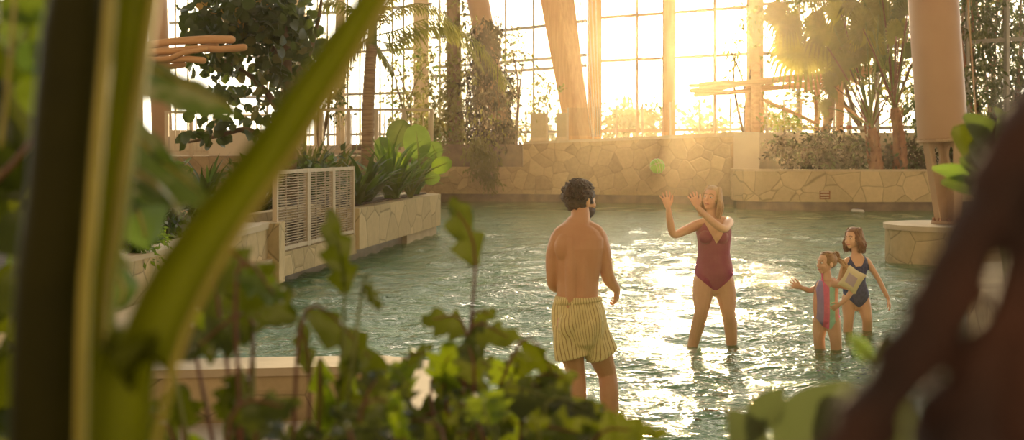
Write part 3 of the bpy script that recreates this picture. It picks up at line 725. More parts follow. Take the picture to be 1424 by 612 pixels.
# ---------------- man, seen from behind
D = 7.8
def Q(px, py, dd=0.0): return P(px, py, D + dd)
fw = Vector((.28, .96, 0)).normalized(); sdv = Vector((.96, -.28, 0)).normalized()
man = empty('person', (Q(812, 0).x, D, -.28), 'dark-haired bearded man seen from behind in yellow striped swim shorts, standing in the pool', 'person', 'people playing in the pool')
b = MB()
torso(b, [(805, 466, 0, .12, .10), (805, 450, 0, .158, .122), (804, 432, 0, .160, .122), (803, 412, 0, .134, .105), (803, 390, 0, .137, .100), (803, 368, 0, .155, .108), (803, 345, 0, .172, .112), (803, 330, 0, .172, .100), (804, 319, 0, .140, .085), (805, 310, 0, .085, .070), (807, 302, 0, .062, .062), (807, 290, .01, .058, .060), (807, 278, .02, .056, .058)], sdv, Q)
for px in (784, 822):  # shoulder blades and back muscle columns
    b.ell(Q(px, 344, -.050), (.060, .048, .090), None, 20, 14)
for px in (795, 811): b.loft([Q(px, 430, -.068), Q(px, 400, -.066), Q(px, 370, -.070), Q(px, 335, -.058)], [.042, .042, .045, .04], [.05] * 4)
for px in (791, 818): b.ell(Q(px, 452, -.055), (.078, .085, .095))
b.loft([Q(805, 312, .0), Q(780, 325, 0)], [.055, .050]); b.loft([Q(806, 312, .0), Q(829, 323, 0)], [.055, .050])
limb(b, [Q(778, 332), Q(770, 352, .02), Q(768, 380, .03), Q(771, 397, .10), Q(786, 404, .30)], [.062, .050, .040, .040, .028])
hand(b, Q(787, 404, .31), (.6, .75, .05), (.0, 0, -1), (.5, -.5, 0), 1, .4, .08)
limb(b, [Q(831, 330), Q(838, 350, .0), Q(843, 376, .02), Q(848, 390, .07), Q(857, 402, .13)], [.062, .054, .043, .041, .027])
hand(b, Q(857.5, 403, .14), (.05, .55, -.75), (-.8, .3, -.2), (.5, .8, .3), .98, .40, .06)
limb(b, [Q(790, 455), Q(795, 490), Q(801, 520, .03), Q(803, 550, .0), Q(800, 600, -.02), Q(799, 640, -.03)], [.092, .078, .058, .058, .050, .036])
limb(b, [Q(820, 455), Q(833, 490, .03), Q(844, 520, .08), Q(847, 545, .04), Q(850, 600, -.0), Q(852, 640, -.03)], [.092, .082, .061, .062, .050, .036])
foot(b, Q(799, 640, -.03), (-.1, 1, 0)); foot(b, Q(852, 640, -.03), (.35, .9, 0))
hd = Head(Q(808, 279, .03), (.80, .60, .02), 1.02); hd.body(b, male=True)
V, Nn, Fc = remesh(b, .0048, 4); mk('body', V, Fc, 'skin_man', man)
hd.features(man)
q = MB(); hd.cap(q, (.088, .110, .102), (0, -.020, .030), .010, 34, lambda l, f, u: (f - .066 + max(0, -u) * .9 if u < .07 else -1) if u > -.02 else (f + .012 if u > -.075 else 1)); 
for i in range(150):  # curls
    a = random.uniform(0, 2 * PI); e_ = random.uniform(-.35, 1.4); v = Vector((math.cos(a) * math.cos(e_), math.sin(a) * math.cos(e_), math.sin(e_)))
    if v.y > .55 and v.z < .6: continue
    if v.z < -.1 and v.y > 0: continue
    c = hd.T(v.x * .088, -.020 + v.y * .110, .030 + v.z * .100); r_ = random.uniform(.010, .017)
    pts = [c + hd.R @ Vector((math.cos(t) * r_, math.sin(t) * r_ * .6, t * .003)) for t in [k * .9 for k in range(6)]]
    q.loft(pts, [.006, .007, .007, .006, .005, .003], None, None, 6)
q.build('hair', 'hair_dark', man)
q = MB(); hd.e(q, 0, .026, -.060, (.064, .074, .062), 26, 18); V_ = [Vector(v) + rv(.0015) for v in q.v]
g = [(u - (-.042 + .30 * max(0, .02 - f))) if True else 0 for f, u in [((v - hd.c).dot(hd.f), (v - hd.c).dot(hd.u)) for v in V_]]
g = [max(a, -(v - hd.c).dot(hd.f) - .012) for a, v in zip(g, V_)]
VV, FF, _ = clip([tuple(v) for v in V_], q.f, g); mk('beard', VV, FF, 'hair_dark', man)
# shorts
b = MB(); sh = MB()
torso(sh, [(804, 417, 0, .146, .118), (804, 428, 0, .166, .132), (805, 445, 0, .180, .140), (806, 462, 0, .172, .135)], sdv, Q, 28)
for px in (791, 818): sh.ell(Q(px, 452, -.058), (.082, .088, .10))
sh.loft([Q(789, 450), Q(792, 474), Q(797, 496)], [.100, .108, .118], [.11, .118, .125], sdv, 24, False)
sh.loft([Q(821, 450), Q(828, 472, .02), Q(837, 491, .04)], [.100, .104, .112], [.11, .118, .125], sdv, 24, False)
V, Nn, Fc = remesh(sh, .007, 5)
zc = Q(0, 415).z; V, Fc, _ = clip(V.tolist(), Fc, [v[2] - zc for v in V.tolist()]); V = np.array(V); Nn = None
c0 = np.array(Q(805, 440)); rel = V - c0; lat = rel @ np.array(sdv); dep = rel @ np.array(fw)
up_ = np.clip((V[:, 2] - Q(0, 497).z) / .35, 0, 1)
shift = (1 - up_) * .055; ang = np.arctan2(lat - shift, -dep)
fold = np.sin(ang * 11 + 3 * up_) * .0045 + np.sin(ang * 5 - 6 * up_ + 1) * .006 * (1 - up_ * .3)
rad = np.stack([V[:, 0] - c0[0], V[:, 1] - c0[1], V[:, 2] * 0], 1); rad /= np.linalg.norm(rad, axis=1)[:, None]; V = V + rad * fold[:, None]
def stripes_mat(name, stops, scale):
    m = M(name); a = m.n('ShaderNodeAttribute', attribute_name='stripe')
    f = m.math('FRACT', m.math('MULTIPLY', a.outputs['Fac'], scale)); c = m.ramp(f, stops, 'CONSTANT')
    c = m.mix(.25, c, m.ramp(m.noise(40, m.coord(), 2), [(.3, (.5, .5, .5)), (.7, (1, 1, 1))]), 'MULTIPLY')
    return m.done(m.pr(c, .75, m.bump(m.noise(90, m.coord(), 2), .1, .002), 0, .2))
MAT['shorts'] = stripes_mat('yellow_striped_cloth', [(0, (.88, .76, .38)), (.66, (.40, .24, .08)), (.84, (.88, .76, .38))], 7.6)
sho = mk('swim_shorts', V, Fc, 'shorts', man, ang)
q = MB(); q.loft([Q(803.5, 411.5), Q(803.5, 415), Q(804, 420)], [.146, .153, .158], [.117, .124, .129], sdv, 48, False); wb = mk('waistband', q.v, q.f, 'shorts', man, [math.atan2((Vector(v) - Q(804, 416)).dot(sdv), -(Vector(v) - Q(804, 416)).dot(fw)) for v in q.v])

# ---------------- woman
D = 11.2
fw = Vector((-.15, -.98, 0)).normalized(); sdv = Vector((.98, -.15, 0)).normalized()
wom = empty('person', (Q(992, 0).x, D, -.28), 'blond woman in a plum swimsuit with both hands raised towards the ball', 'person', 'people playing in the pool')
T_ = [(993, 401, 0, .08, .08), (993, 391, 0, .150, .100), (993, 380, 0, .172, .112), (993, 367, 0, .160, .105), (993, 353, 0, .140, .092), (993, 340, 0, .142, .092), (993, 328, 0, .152, .095), (992, 318, 0, .158, .085), (991, 310, 0, .130, .070), (990, 303, 0, .070, .055), (990, 297, 0, .050, .050), (990, 287, -.0, .047, .049), (990, 280, -.01, .047, .049)]
def wt(b):
    torso(b, T_, sdv, Q)
    for px in (981, 1003): b.ell(Q(px, 330, -.075), (.060, .050, .056))
    for px in (981, 1005): b.ell(Q(px, 388, .05), (.080, .075, .085))
wl = [([Q(979, 391), Q(977, 412, -.02), Q(975, 435, -.05), Q(970, 455, -.02), Q(961, 490, .02), Q(959, 507, .02)], [.100, .092, .063, .061, .044, .036]),
      ([Q(1006, 391), Q(1010, 412), Q(1013, 436, -.03), Q(1016, 455, .0), Q(1018, 490, .03), Q(1019, 507, .03)], [.100, .092, .063, .061, .044, .036])]
b = MB(); wt(b)
for p_, r_ in wl: limb(b, p_, r_)
foot(b, wl[0][0][-1], (-.4, -.9, 0), .92); foot(b, wl[1][0][-1], (.2, -.95, 0), .92)
b.loft([Q(990, 306), Q(968, 313)], [.045, .045]); b.loft([Q(991, 305), Q(1012, 309)], [.045, .045])
limb(b, [Q(967, 314), Q(952, 321, -.06), Q(937, 326, -.12), Q(932, 309, -.16), Q(929.5, 290, -.19)], [.048, .042, .034, .034, .023])
hand(b, Q(929, 289, -.19), (-.22, -.1, 1), (-.35, .9, .1), (1, .1, .2), .98, .18, .26)
limb(b, [Q(1013, 309), Q(1012, 312, -.14), Q(1005, 318, -.27), Q(988, 306, -.30), Q(970.5, 289, -.32)], [.050, .044, .036, .034, .023])
hand(b, Q(970, 288, -.32), (-.36, -.05, .9), (-.3, .9, -.2), (.9, 0, .45), .95, .22, .20)
hw = Head(Q(989, 276.5, -.03), (-.52, -.84, .20), .93, -.10); hw.body(b)
V, Nn, Fc = remesh(b, .0045, 4); mk('body', V, Fc, 'skin_woman', wom); hw.features(wom, 'hair_honey')
q = MB(); q.loft([hw.T(-.017, .0835, -.0655), hw.T(0, .0925, -.067), hw.T(.017, .0835, -.0655)], [.003, .0045, .003], None, None, 6); q.build('teeth', 'white', wom)
def suit(parent, fn, vox, infl, ytop, ybot, mat, attrf=None, name='swimsuit'):
    b = MB(); fn(b); V, Nn, Fc = remesh(b, vox, 4); V = V + Nn * infl
    g = []
    for x, y, z in V:
        px = CX + x * F / D; py = HY - (z - H) * F / D
        g.append(max(interp(ytop, px) - py, py - interp(ybot, px)))
    at = attrf(V) if attrf else None
    VV, FF, A = clip(V.tolist(), Fc, g, at); return mk(name, VV, FF, mat, parent, A)
def wsuit(b):
    wt(b)
    for p_, r_ in wl: limb(b, p_[:3], r_[:3])
suit(wom, wsuit, .0055, .006, [(964, 332), (968, 325), (971.5, 306), (972, 290), (975, 290), (976.5, 305), (985, 322), (994, 338), (1003, 322), (1008, 306), (1009, 288), (1012, 288), (1012.5, 305), (1016, 322), (1020, 330)],
     [(964, 376), (968, 384), (980, 394), (990, 402), (996, 402), (1006, 393), (1018, 382), (1023, 374)], 'suit_plum')
def hairlong(h, mat, parent, n, L, back=True, cap=(.085, .106, .098), rad=.0075, curly=0.0, front=.07, seed=1, spread=1.0, narrow=1.0):
    random.seed(seed); q = MB()
    h.cap(q, cap, (0, -.018, .034), .004, 30, lambda l, f, u: (f - front + abs(l) * .35 if u < .085 else f - .085) if u > -.03 else f + .01 - (u + .03) * .2)
    for i in range(n):
        a = random.uniform(-PI * .98, -.02) if random.random() < .75 else random.choice([random.uniform(-.05, .45), random.uniform(PI - .45, PI + .05)])
        lx, fy = math.cos(a), math.sin(a)
        st = h.T(lx * .068, -.018 + fy * .085, .10 + random.uniform(-.02, .02)); e1 = h.T(lx * .092 * narrow, -.020 + fy * .110, .02); 
        l = L * random.uniform(.75, 1.1)
        k = random.uniform(.9, 1.25) * spread
        e2 = h.T(lx * .095 * k * narrow, -.025 + fy * .105, -.07); e3 = h.T(lx * .085 * k * narrow, -.03 + fy * .09, -.07 - l)
        P0 = smooth_path([st, e1, e2, e3], 5)
        if curly: P0 = [p + h.l * curly * math.sin(i + j * 1.1) + h.f * curly * math.cos(i * 2 + j * 1.1) for j, p in enumerate(P0)]
        q.loft(P0, [rad * h.s * (1 - .75 * max(0, (j / len(P0)) - .6) / .4) for j in range(len(P0))], None, None, 6)
    return q.build('hair', mat, parent)
hairlong(hw, 'hair_blond', wom, 130, .11, seed=3, spread=1.05)

# ---------------- girl in navy
D = 11.9
fw = Vector((-.35, -.93, 0)).normalized(); sdv = Vector((.93, -.35, 0)).normalized()
girl = empty('person', (Q(1190, 0).x, D, -.28), 'older girl with loose brown hair in a navy swimsuit, standing behind the smaller child', 'person', 'people playing in the pool')
def gt(b): torso(b, [(1192, 426, 0, .05, .06), (1191, 417, 0, .108, .080), (1190, 407, 0, .118, .085), (1188, 393, 0, .102, .078), (1188, 380, 0, .106, .078), (1190, 368, 0, .112, .072), (1191, 361, 0, .100, .060), (1191, 355, 0, .058, .045), (1190, 350, 0, .038, .040), (1189, 341, 0, .036, .038)], sdv, Q)
gl_ = [([Q(1181, 415), Q(1180, 430), Q(1180, 444, -.02), Q(1179, 460), Q(1180, 488, .02), Q(1180, 491, .02)], [.072, .063, .049, .047, .033, .030]),
       ([Q(1199, 415), Q(1203, 430, -.02), Q(1206, 445, -.05), Q(1206, 460, 0), Q(1205, 488, .03), Q(1205, 491, .03)], [.072, .063, .049, .047, .033, .030])]
b = MB(); gt(b)
for p_, r_ in gl_: limb(b, p_, r_); foot(b, p_[-1], (-.4, -.9, 0), .75)
b.loft([Q(1190, 359), Q(1178, 363)], [.032, .034]); b.loft([Q(1192, 359), Q(1205, 363)], [.032, .034])
limb(b, [Q(1206, 364), Q(1214, 376), Q(1222, 389), Q(1229, 403, -.02), Q(1235, 415, -.04)], [.035, .030, .025, .024, .017])
hand(b, Q(1235, 416, -.04), (.30, 0, -1), (-.6, .6, 0), (-.5, -.8, 0), .72, .2, .14)
limb(b, [Q(1177, 364), Q(1172, 376, .06), Q(1168, 388, .12), Q(1160, 396, .10), Q(1152, 402, .08)], [.035, .030, .025, .024, .017])
hand(b, Q(1151, 403, .08), (-.8, 0, -.4), (0, .8, -.5), (0, -.5, .8), .72, .3, .1)
hg = Head(Q(1186, 332, -.02), (-.80, -.60, .02), .86); hg.body(b, child=True)
V, Nn, Fc = remesh(b, .004, 4); mk('body', V, Fc, 'skin_child', girl); hg.features(girl, 'hair_brown')
def gsuit(b):
    gt(b)
    for p_, r_ in gl_: limb(b, p_[:3], r_[:3])
suit(girl, gsuit, .005, .006, [(1170, 378), (1174.5, 372), (1177, 358), (1178, 346), (1180.5, 346), (1182, 360), (1187, 370), (1195, 369), (1200, 360), (1201, 346), (1203.5, 346), (1204, 359), (1207, 372), (1212, 378)],
     [(1172, 408), (1178, 415), (1190, 426), (1194, 426), (1203, 416), (1210, 406)], 'suit_navy')
q = MB(); R_ = [Q(1173, 372), Q(1178, 376, -.07), Q(1188, 379, -.10), Q(1198, 377, -.10), Q(1207, 371, -.04)]; sp = smooth_path(R_, 8)
V0 = [p + Vector((0, -.006 + .010 * math.sin(i * 1.9), .03)) for i, p in enumerate(sp)] + [p + Vector((0, -.022 + .014 * math.sin(i * 1.9 + .6), -.03)) for i, p in enumerate(sp)]
n_ = len(sp); q.add(V0, [(i, i + 1, n_ + i + 1, n_ + i) for i in range(n_ - 1)]); q.build('ruffle', 'suit_navy', girl)
hairlong(hg, 'hair_brown', girl, 150, .085, seed=5, curly=.008, spread=1.15, rad=.0085)

# ---------------- small child with arm floats
D = 10.8
fw = Vector((-.80, -.60, 0)).normalized(); sdv = Vector((.60, -.80, 0)).normalized()
kid = empty('person', (Q(1150, 0).x, D, -.28), 'small child in a pastel striped swimsuit with arm floats and tied hair', 'person', 'people playing in the pool')
def kt(b): torso(b, [(1151, 452, 0, .05, .05), (1150, 445, 0, .104, .088), (1149, 433, 0, .112, .098), (1148, 420, 0, .106, .096), (1149, 406, 0, .104, .088), (1150, 397, 0, .104, .076), (1151, 391, 0, .080, .060), (1150, 387, 0, .042, .044), (1149, 377, 0, .038, .040)], sdv, Q)
kl = [([Q(1141, 446, .04), Q(1140, 458, .04), Q(1139, 470, .03), Q(1140, 485, .05), Q(1141, 515, .06), Q(1141, 518, .06)], [.070, .063, .051, .049, .035, .032]),
      ([Q(1158, 446, -.04), Q(1160, 458, -.05), Q(1162, 471, -.07), Q(1163, 487, -.05), Q(1163, 515, -.03), Q(1163, 518, -.03)], [.072, .065, .052, .050, .035, .032])]
b = MB(); kt(b)
for p_, r_ in kl: limb(b, p_, r_); foot(b, p_[-1], (-.9, -.4, 0), .66)
limb(b, [Q(1142, 396, .09), Q(1134, 401, .10), Q(1126, 404, .08), Q(1120, 402, .05), Q(1114, 400, .03)], [.034, .029, .025, .023, .017])
hand(b, Q(1113.5, 399.5, .03), (-.92, -.1, .32), (0, -.9, -.2), (-.1, 0, .9), .80, .12, .32)
limb(b, [Q(1160, 395, -.09), Q(1172, 397, -.13), Q(1184, 402, -.15), Q(1179, 413, -.19), Q(1170, 422, -.19)], [.036, .031, .026, .024, .018])
hand(b, Q(1169, 422.5, -.19), (-.8, 0, -.5), (-.3, .9, 0), (-.4, -.3, .8), .68, .3, .1)
hk = Head(Q(1149, 366, 0), (-.93, -.36, .06), .86); hk.body(b, child=True)
V, Nn, Fc = remesh(b, .004, 4); mk('body', V, Fc, 'skin_child', kid); hk.features(kid, 'hair_honey')
MAT['pastel'] = stripes_mat('pastel_striped_cloth', [(0, (.90, .48, .32)), (.16, (.42, .33, .62)), (.34, (.92, .22, .38)), (.52, (.42, .78, .62)), (.70, (.92, .48, .34)), (.84, (.92, .20, .40))], 1.0)
def ksuit(b):
    kt(b)
    for p_, r_ in kl: limb(b, p_[:3], r_[:3])
def klat(V):
    px = CX + V[:, 0] * F / D; return (px - 1127.5) / 42.0
suit(kid, ksuit, .0045, .006, [(1128, 408), (1134, 402), (1139, 390), (1140, 380), (1143, 380), (1144, 392), (1149, 398), (1155, 396), (1158, 388), (1159, 380), (1162, 380), (1163, 392), (1167, 404), (1172, 412)],
     [(1128, 438), (1134, 442), (1143, 454), (1151, 456), (1158, 444), (1170, 436)], 'pastel', klat)
q = MB(); hk.cap(q, (.083, .103, .095), (0, -.018, .032), .002, 20, lambda l, f, u: (f - .062 + abs(l) * .3 if u < .085 else f - .08) if u > -.02 else f + .04 + max(0, -.06 - u) * 3)
bn = hk.T(0, -.125, .085)
for i in range(26):
    a = i * .8; q.loft([hk.T(.07 * math.cos(a), -.02 + .07 * math.sin(a), .10 + .01), bn + hk.R @ Vector((0, .02, 0)), bn + rv(.006)], [.004, .006, .004], None, None, 5)
hr = q.build('hair', 'hair_honey', kid)
random.seed(11); q = MB()
for i in range(16):
    a = rv(1).normalized(); b_ = rv(1).normalized(); q.loft([bn + (a * math.cos(t) + b_ * math.sin(t)) * .026 for t in (0, .9, 1.8, 2.7, 3.6)], [.007, .009, .009, .008, .005], None, None, 6)
q.build('bun', 'hair_honey', hr)
q = MB()
for i in range(34):
    o = rv(.014); p0 = hk.T(0, -.115, .045) + o; q.loft(smooth_path([p0, p0 + Vector((.05, -.04, -.03)) + rv(.012), p0 + Vector((.075, -.05, -.10)) + rv(.018), p0 + Vector((.05, -.045, -.165)) + rv(.018)], 4), [.006] * 8 + [.005, .005, .004, .004, .002], None, None, 5)
q.build('ponytail', 'hair_blond', hr)
MAT['float_edge'] = noisy('pale_yellow_plastic', (.78, .70, .42), (.84, .76, .50), 4, .3, .1)
MAT['float_mid'] = noisy('lavender_plastic', (.52, .42, .48), (.60, .50, .55), 8, .3, .1)
def armfloat(c, ax, up, s, parent, lab):
    ax = Vector(ax).normalized(); up = Vector(up); up = (up - ax * up.dot(ax)).normalized(); nr = ax.cross(up)
    for k, sg in enumerate((-1, 1)):
        q = MB(); n = 14; vs = []; fs = []
        for sd_ in (-1, 1):
            for i in range(n + 1):
                for j in range(n + 1):
                    a = i / n * 2 - 1; b_ = j / n * 2 - 1; puff = max(0, (1 - a ** 4) * (1 - b_ ** 4)) ** .5
                    sc_ = 1 - .10 * (1 - a * a) * b_ * b_ * 1 - .10 * (1 - b_ * b_) * a * a
                    vs.append(c + ax * (a * .085 * s * sc_) + up * (b_ * .10 * s * sc_) + nr * (sg * .045 * s + sd_ * puff * .028 * s))
        m_ = (n + 1) ** 2
        for i in range(n):
            for j in range(n):
                a = i * (n + 1) + j; fs.append((a, a + 1, a + n + 2, a + n + 1)); fs.append((m_ + a, m_ + a + n + 1, m_ + a + n + 2, m_ + a + 1))
        q.add(vs, fs); o = q.build('arm_float', 'float_edge', parent)
        q = MB(); q.loft([c + nr * (sg * .0705 * s), c + nr * (sg * .0755 * s)], [.058 * s, .055 * s], [.068 * s, .065 * s], ax, 4, False)
        rt = Quaternion(nr, PI / 4); q.v = [tuple(c + rt @ (Vector(v) - c)) for v in q.v]; q.build('printed_patch', 'float_mid', o, False)
    return o
armfloat(Q(1185, 389, -.15), (.80, -.35, -.50), (.40, -.1, .9), .98, kid, '')
armfloat(Q(1137, 399, .12), (-.8, .1, -.4), (0, .3, .9), .0001 + .55, kid, '') if False else None

# ball
ball = empty('volleyball', P(914, 231, 12), 'small pale green ball in mid-air above the woman\'s raised hands', 'ball')
q = MB(); q.ell(P(914, 231, 12), .074, None, 32, 20); q.build('panels', leafmat('pale_green_ball', (.42, .70, .16), (.50, .78, .22), (.6, .9, .2), .25, .35), ball)
q = MB(); c = P(914, 231, 12)
for ax_, off in (((1, .2, .3), 0), ((1, .2, .3), .028), ((1, .2, .3), -.028), ((-.2, .4, 1), .0), ((.3, 1, -.3), .03)):
    ax_ = Vector(ax_).normalized(); u = ax_.orthogonal().normalized(); v = ax_.cross(u); rr = math.sqrt(.0745 ** 2 - off ** 2)
    q.tube([c + ax_ * off + (u * math.cos(t) + v * math.sin(t)) * rr for t in [k * 2 * PI / 32 for k in range(33)]], .0028, 5)
q.build('seam', 'float_edge', ball)
# small things on the water
t = tag(None or (lambda q: q)(MB()).build('x', None) if False else empty('floating_board', P(1193, 294.5, 34), 'small white float lying on the water under the right planter', 'float'))
q = MB(); q.loft([P(1187, 294.5, 34) + Vector((0, 0, .03)), P(1199, 295.5, 34) + Vector((0, 0, .03))], [.05, .05], [.16, .16], (0, 0, 1), 12); q.build('board', 'white', t)
q = MB(); q.loft([P(1192, 294.5, 33.9) + Vector((0, 0, .085)), P(1194, 294.5, 33.9) + Vector((0, 0, .085))], [.006, .006], [.12, .12], (0, 0, 1), 10); q.build('strap', 'suit_navy', t)
# ------------------------------------------------------------------ plant builders
def blade(mb, base, d, L, W, nor=None):
    """small folded leaf of four facets"""
    d = Vector(d).normalized(); s_ = d.cross(nor if nor is not None else rv(1)); 
    if s_.length < 1e-3: s_ = d.orthogonal()
    s_.normalize(); n_ = s_.cross(d); b = Vector(base)
    m_ = b + d * L * .42 - n_ * W * .10; t = b + d * L - n_ * L * .12
    mb.add([b, m_ + s_ * W * .5 + n_ * W * .16, t, m_ - s_ * W * .5 + n_ * W * .16, m_], [(0, 1, 4), (1, 2, 4), (2, 3, 4), (3, 0, 4)])
def scatter(mb, blobs, d, size, dz=.8, down=.3, ratio=.5, clump=7):
    """blobs: px,py,rx,ry,count — leaves in clumps on little twigs inside ellipsoids standing at distance d"""
    for (px, py, rx, ry, cnt) in blobs:
        c = P(px, py, d); ax, az = rx / F * d, ry / F * d
        for k in range(max(1, cnt // clump)):
            while True:
                v = rv(1)
                if v.length < 1: break
            q = c + Vector((v.x * ax, v.y * min(ax, dz) if ax > 0 else 0, v.z * az)); tw = (rv(1) + Vector((0, 0, -down))).normalized()
            for j in range(clump):
                L = size * random.uniform(.6, 1.25)
                dd = (tw + rv(.9) + Vector((0, 0, -down))).normalized()
                blade(mb, q + tw * size * .45 * j + rv(size * .25), dd, L, L * ratio)
def frond(mb, pts, ll, n, width=.03, down=.5, r0=.018):
    pts = [Vector(p) for p in pts]; sp = smooth_path(pts, 8); m_ = len(sp)
    mb.tube(sp, [r0 * (1 - .8 * i / m_) for i in range(m_)], 5)
    for i in range(n):
        t = .12 + .88 * i / n; f = t * (m_ - 1); a = int(min(f, m_ - 2)); p = sp[a].lerp(sp[a + 1], f - a); tan = (sp[a + 1] - sp[a]).normalized()
        sd_ = tan.cross(Vector((0, 0, 1)))
        if sd_.length < .05: sd_ = Vector((1, 0, 0))
        sd_.normalize(); l = ll * (math.sin(PI * (t * .85 + .1)) * .8 + .2) * random.uniform(.85, 1.1)
        for k in (-1, 1):
            d = (sd_ * k * .8 + tan * .55 + Vector((0, 0, -down)) + rv(.1)).normalized(); mid = p + d * l * .5; end = mid + (d + Vector((0, 0, -.55 - down * .5))).normalized() * l * .5
            w_ = tan * width * .5
            mb.add([p - w_ * .5, p + w_ * .5, mid + w_, mid - w_, end], [(0, 1, 2, 3), (3, 2, 4)])
def fan(mb, c, axis, nor, R, n=26, arc=2.4, w=.07, droop=.25):
    """palmate fan leaf: narrow folded segments round a centre"""
    axis = Vector(axis).normalized(); s_ = axis.cross(Vector(nor)).normalized(); n_ = s_.cross(axis)
    for i in range(n):
        a = (i / (n - 1) - .5) * 2 * arc; d = axis * math.cos(a) + s_ * math.sin(a); e = -axis * math.sin(a) + s_ * math.cos(a)
        l = R * (.8 + .2 * math.cos(a)) * random.uniform(.92, 1.05); p1 = c + d * l * .5 + n_ * .03; p2 = c + d * l * .78; p3 = c + d * l + Vector((0, 0, -droop * R))
        ww = R * w
        mb.add([c, p1 + e * ww, p1 - n_ * ww * .5, p1 - e * ww, p2 + e * ww * .6, p2 - n_ * ww * .3, p2 - e * ww * .6, p3], [(0, 1, 2), (0, 2, 3), (1, 4, 5, 2), (2, 5, 6, 3), (4, 7, 5), (5, 7, 6)])
def branch(mb, pts, r, n=7): 
    sp = smooth_path(pts, 5); k = len(sp); rr = [interp([(i / (len(r) - 1), v) for i, v in enumerate(r)], j / (k - 1)) for j in range(k)]
    sp = [p + rv(rr[j] * .15) for j, p in enumerate(sp)]; mb.tube(sp, rr, n)
def gz(x): return x
def roundleaf(t): return max(.02, math.sqrt(max(0, 1 - (2 * t - 1) ** 2)))

# ---- fig tree with round dark leaves
random.seed(21); D = 22
t = empty('fig_tree', P(402, 290, D) * 1, 'dark fig tree with large round leaves and a forked trunk left of the palm', 'tree'); t.location.z = .74
mb = MB(); b0 = P(402, 288, D); b0.z = .72
branch(mb, [b0, P(404, 230, D), P(398, 170, D), P(402, 120, D)], [.13, .12, .11, .10])
for e_ in ([(402, 120), (388, 80), (350, 30), (340, -20)], [(402, 122), (425, 85), (440, 40), (450, -20)], [(398, 170), (372, 130), (340, 100), (300, 80)], [(402, 125), (398, 60), (392, 0), (400, -30)], [(400, 190), (375, 195), (340, 180), (300, 190), (262, 198)]):
    branch(mb, [P(a, b_, D + random.uniform(-.3, .3)) for a, b_ in e_], [.09, .06, .04, .02])
mb.build('trunk', 'bark', t)
def figleaves(blobs, mat, name, size, D=D):
    mb = MB()
    for (px, py, rx, ry, c) in blobs:
        for i in range(c):
            while True:
                v = rv(1)
                if v.length < 1: break
            q = P(px, py, D) + Vector((v.x * rx / F * D, v.y * 1.2, v.z * ry / F * D)); L = size * random.uniform(.65, 1.2)
            mb.leaf(q, rv(1) + Vector((0, 0, -.35)), L, L * .78, rv(1), .3, .15, 4, roundleaf, .02, 0, 1)
    return mb.build(name, mat, t)
figleaves([(345, 20, 78, 50, 480), (300, 70, 40, 40, 110), (400, 60, 45, 60, 180), (350, 110, 60, 40, 70), (300, 150, 35, 35, 48), (395, 20, 45, 40, 150), (345, 165, 50, 30, 40), (285, 188, 32, 12, 26), (398, 130, 20, 40, 40), (270, 20, 18, 40, 60)], 'leaf_dark', 'foliage', .24)
figleaves([(330, 60, 70, 50, 90), (400, 95, 40, 50, 60), (380, 140, 40, 40, 24)], 'leaf_olive', 'lit_leaves', .22)
figleaves([(305, 14, 14, 8, 12), (345, 20, 12, 8, 9), (366, 8, 10, 6, 8)], 'leaf_orange', 'dry_leaves', .24)

# ---- feather palm
random.seed(5); D = 28
t = empty('feather_palm', P(512, 270, D), 'slender palm tree with ringed brown trunk and arching feather fronds', 'palm tree'); t.location.z = .74
mb = MB(); b0 = P(511, 271, D); b0.z = .72
sp = [b0, P(511, 220, D), P(512, 150, D), P(515, 90, D), P(517, 62, D)]; sp = smooth_path(sp, 14)
mb.tube(sp, [.15 - .03 * i / len(sp) + (.012 if i % 2 else 0) for i in range(len(sp))], 14); mb.build('trunk', 'palmbark', t)
mb = MB(); mb.loft([P(517, 66, D), P(518, 40, D), P(520, 15, D)], [.125, .10, .05], None, None, 12); mb.build('crownshaft', 'stalk_green', t)
for i, (pp_, dd_, ll) in enumerate(([[(520, 50), (552, 42), (600, 26), (650, 45), (692, 92), (706, 118)], -1.0, .85], [[(520, 55), (545, 60), (570, 45), (610, 34), (650, 60), (672, 96)], -.2, .7], [[(516, 50), (490, 38), (462, 52), (440, 92)], .2, .6], [[(516, 45), (488, 10), (455, 0), (425, 30)], .6, .6],
        [[(519, 40), (520, 0), (500, -40), (470, -50)], .3, .6], [[(520, 40), (540, 0), (575, -30), (620, -30)], .6, .6], [[(518, 40), (530, -10), (535, -50)], 0, .5], [[(516, 52), (500, 60), (478, 90), (470, 120)], -.7, .5], [[(520, 45), (550, 15), (585, 5), (620, 20), (640, 60)], 1.0, .6],
        [[(520, 58), (535, 80), (548, 105)], .6, .3])):
    mb = MB(); k = len(pp_); frond(mb, [P(a, b_, D + dd_ * j / k) for j, (a, b_) in enumerate(pp_)], ll, 46 if i < 2 else 34, .045)
    mb.build('frond', ('leaf_gold', 'leaf_gold', 'leaf_olive', 'leaf_gold')[i % 4] if i < 4 else 'leaf_olive', t)

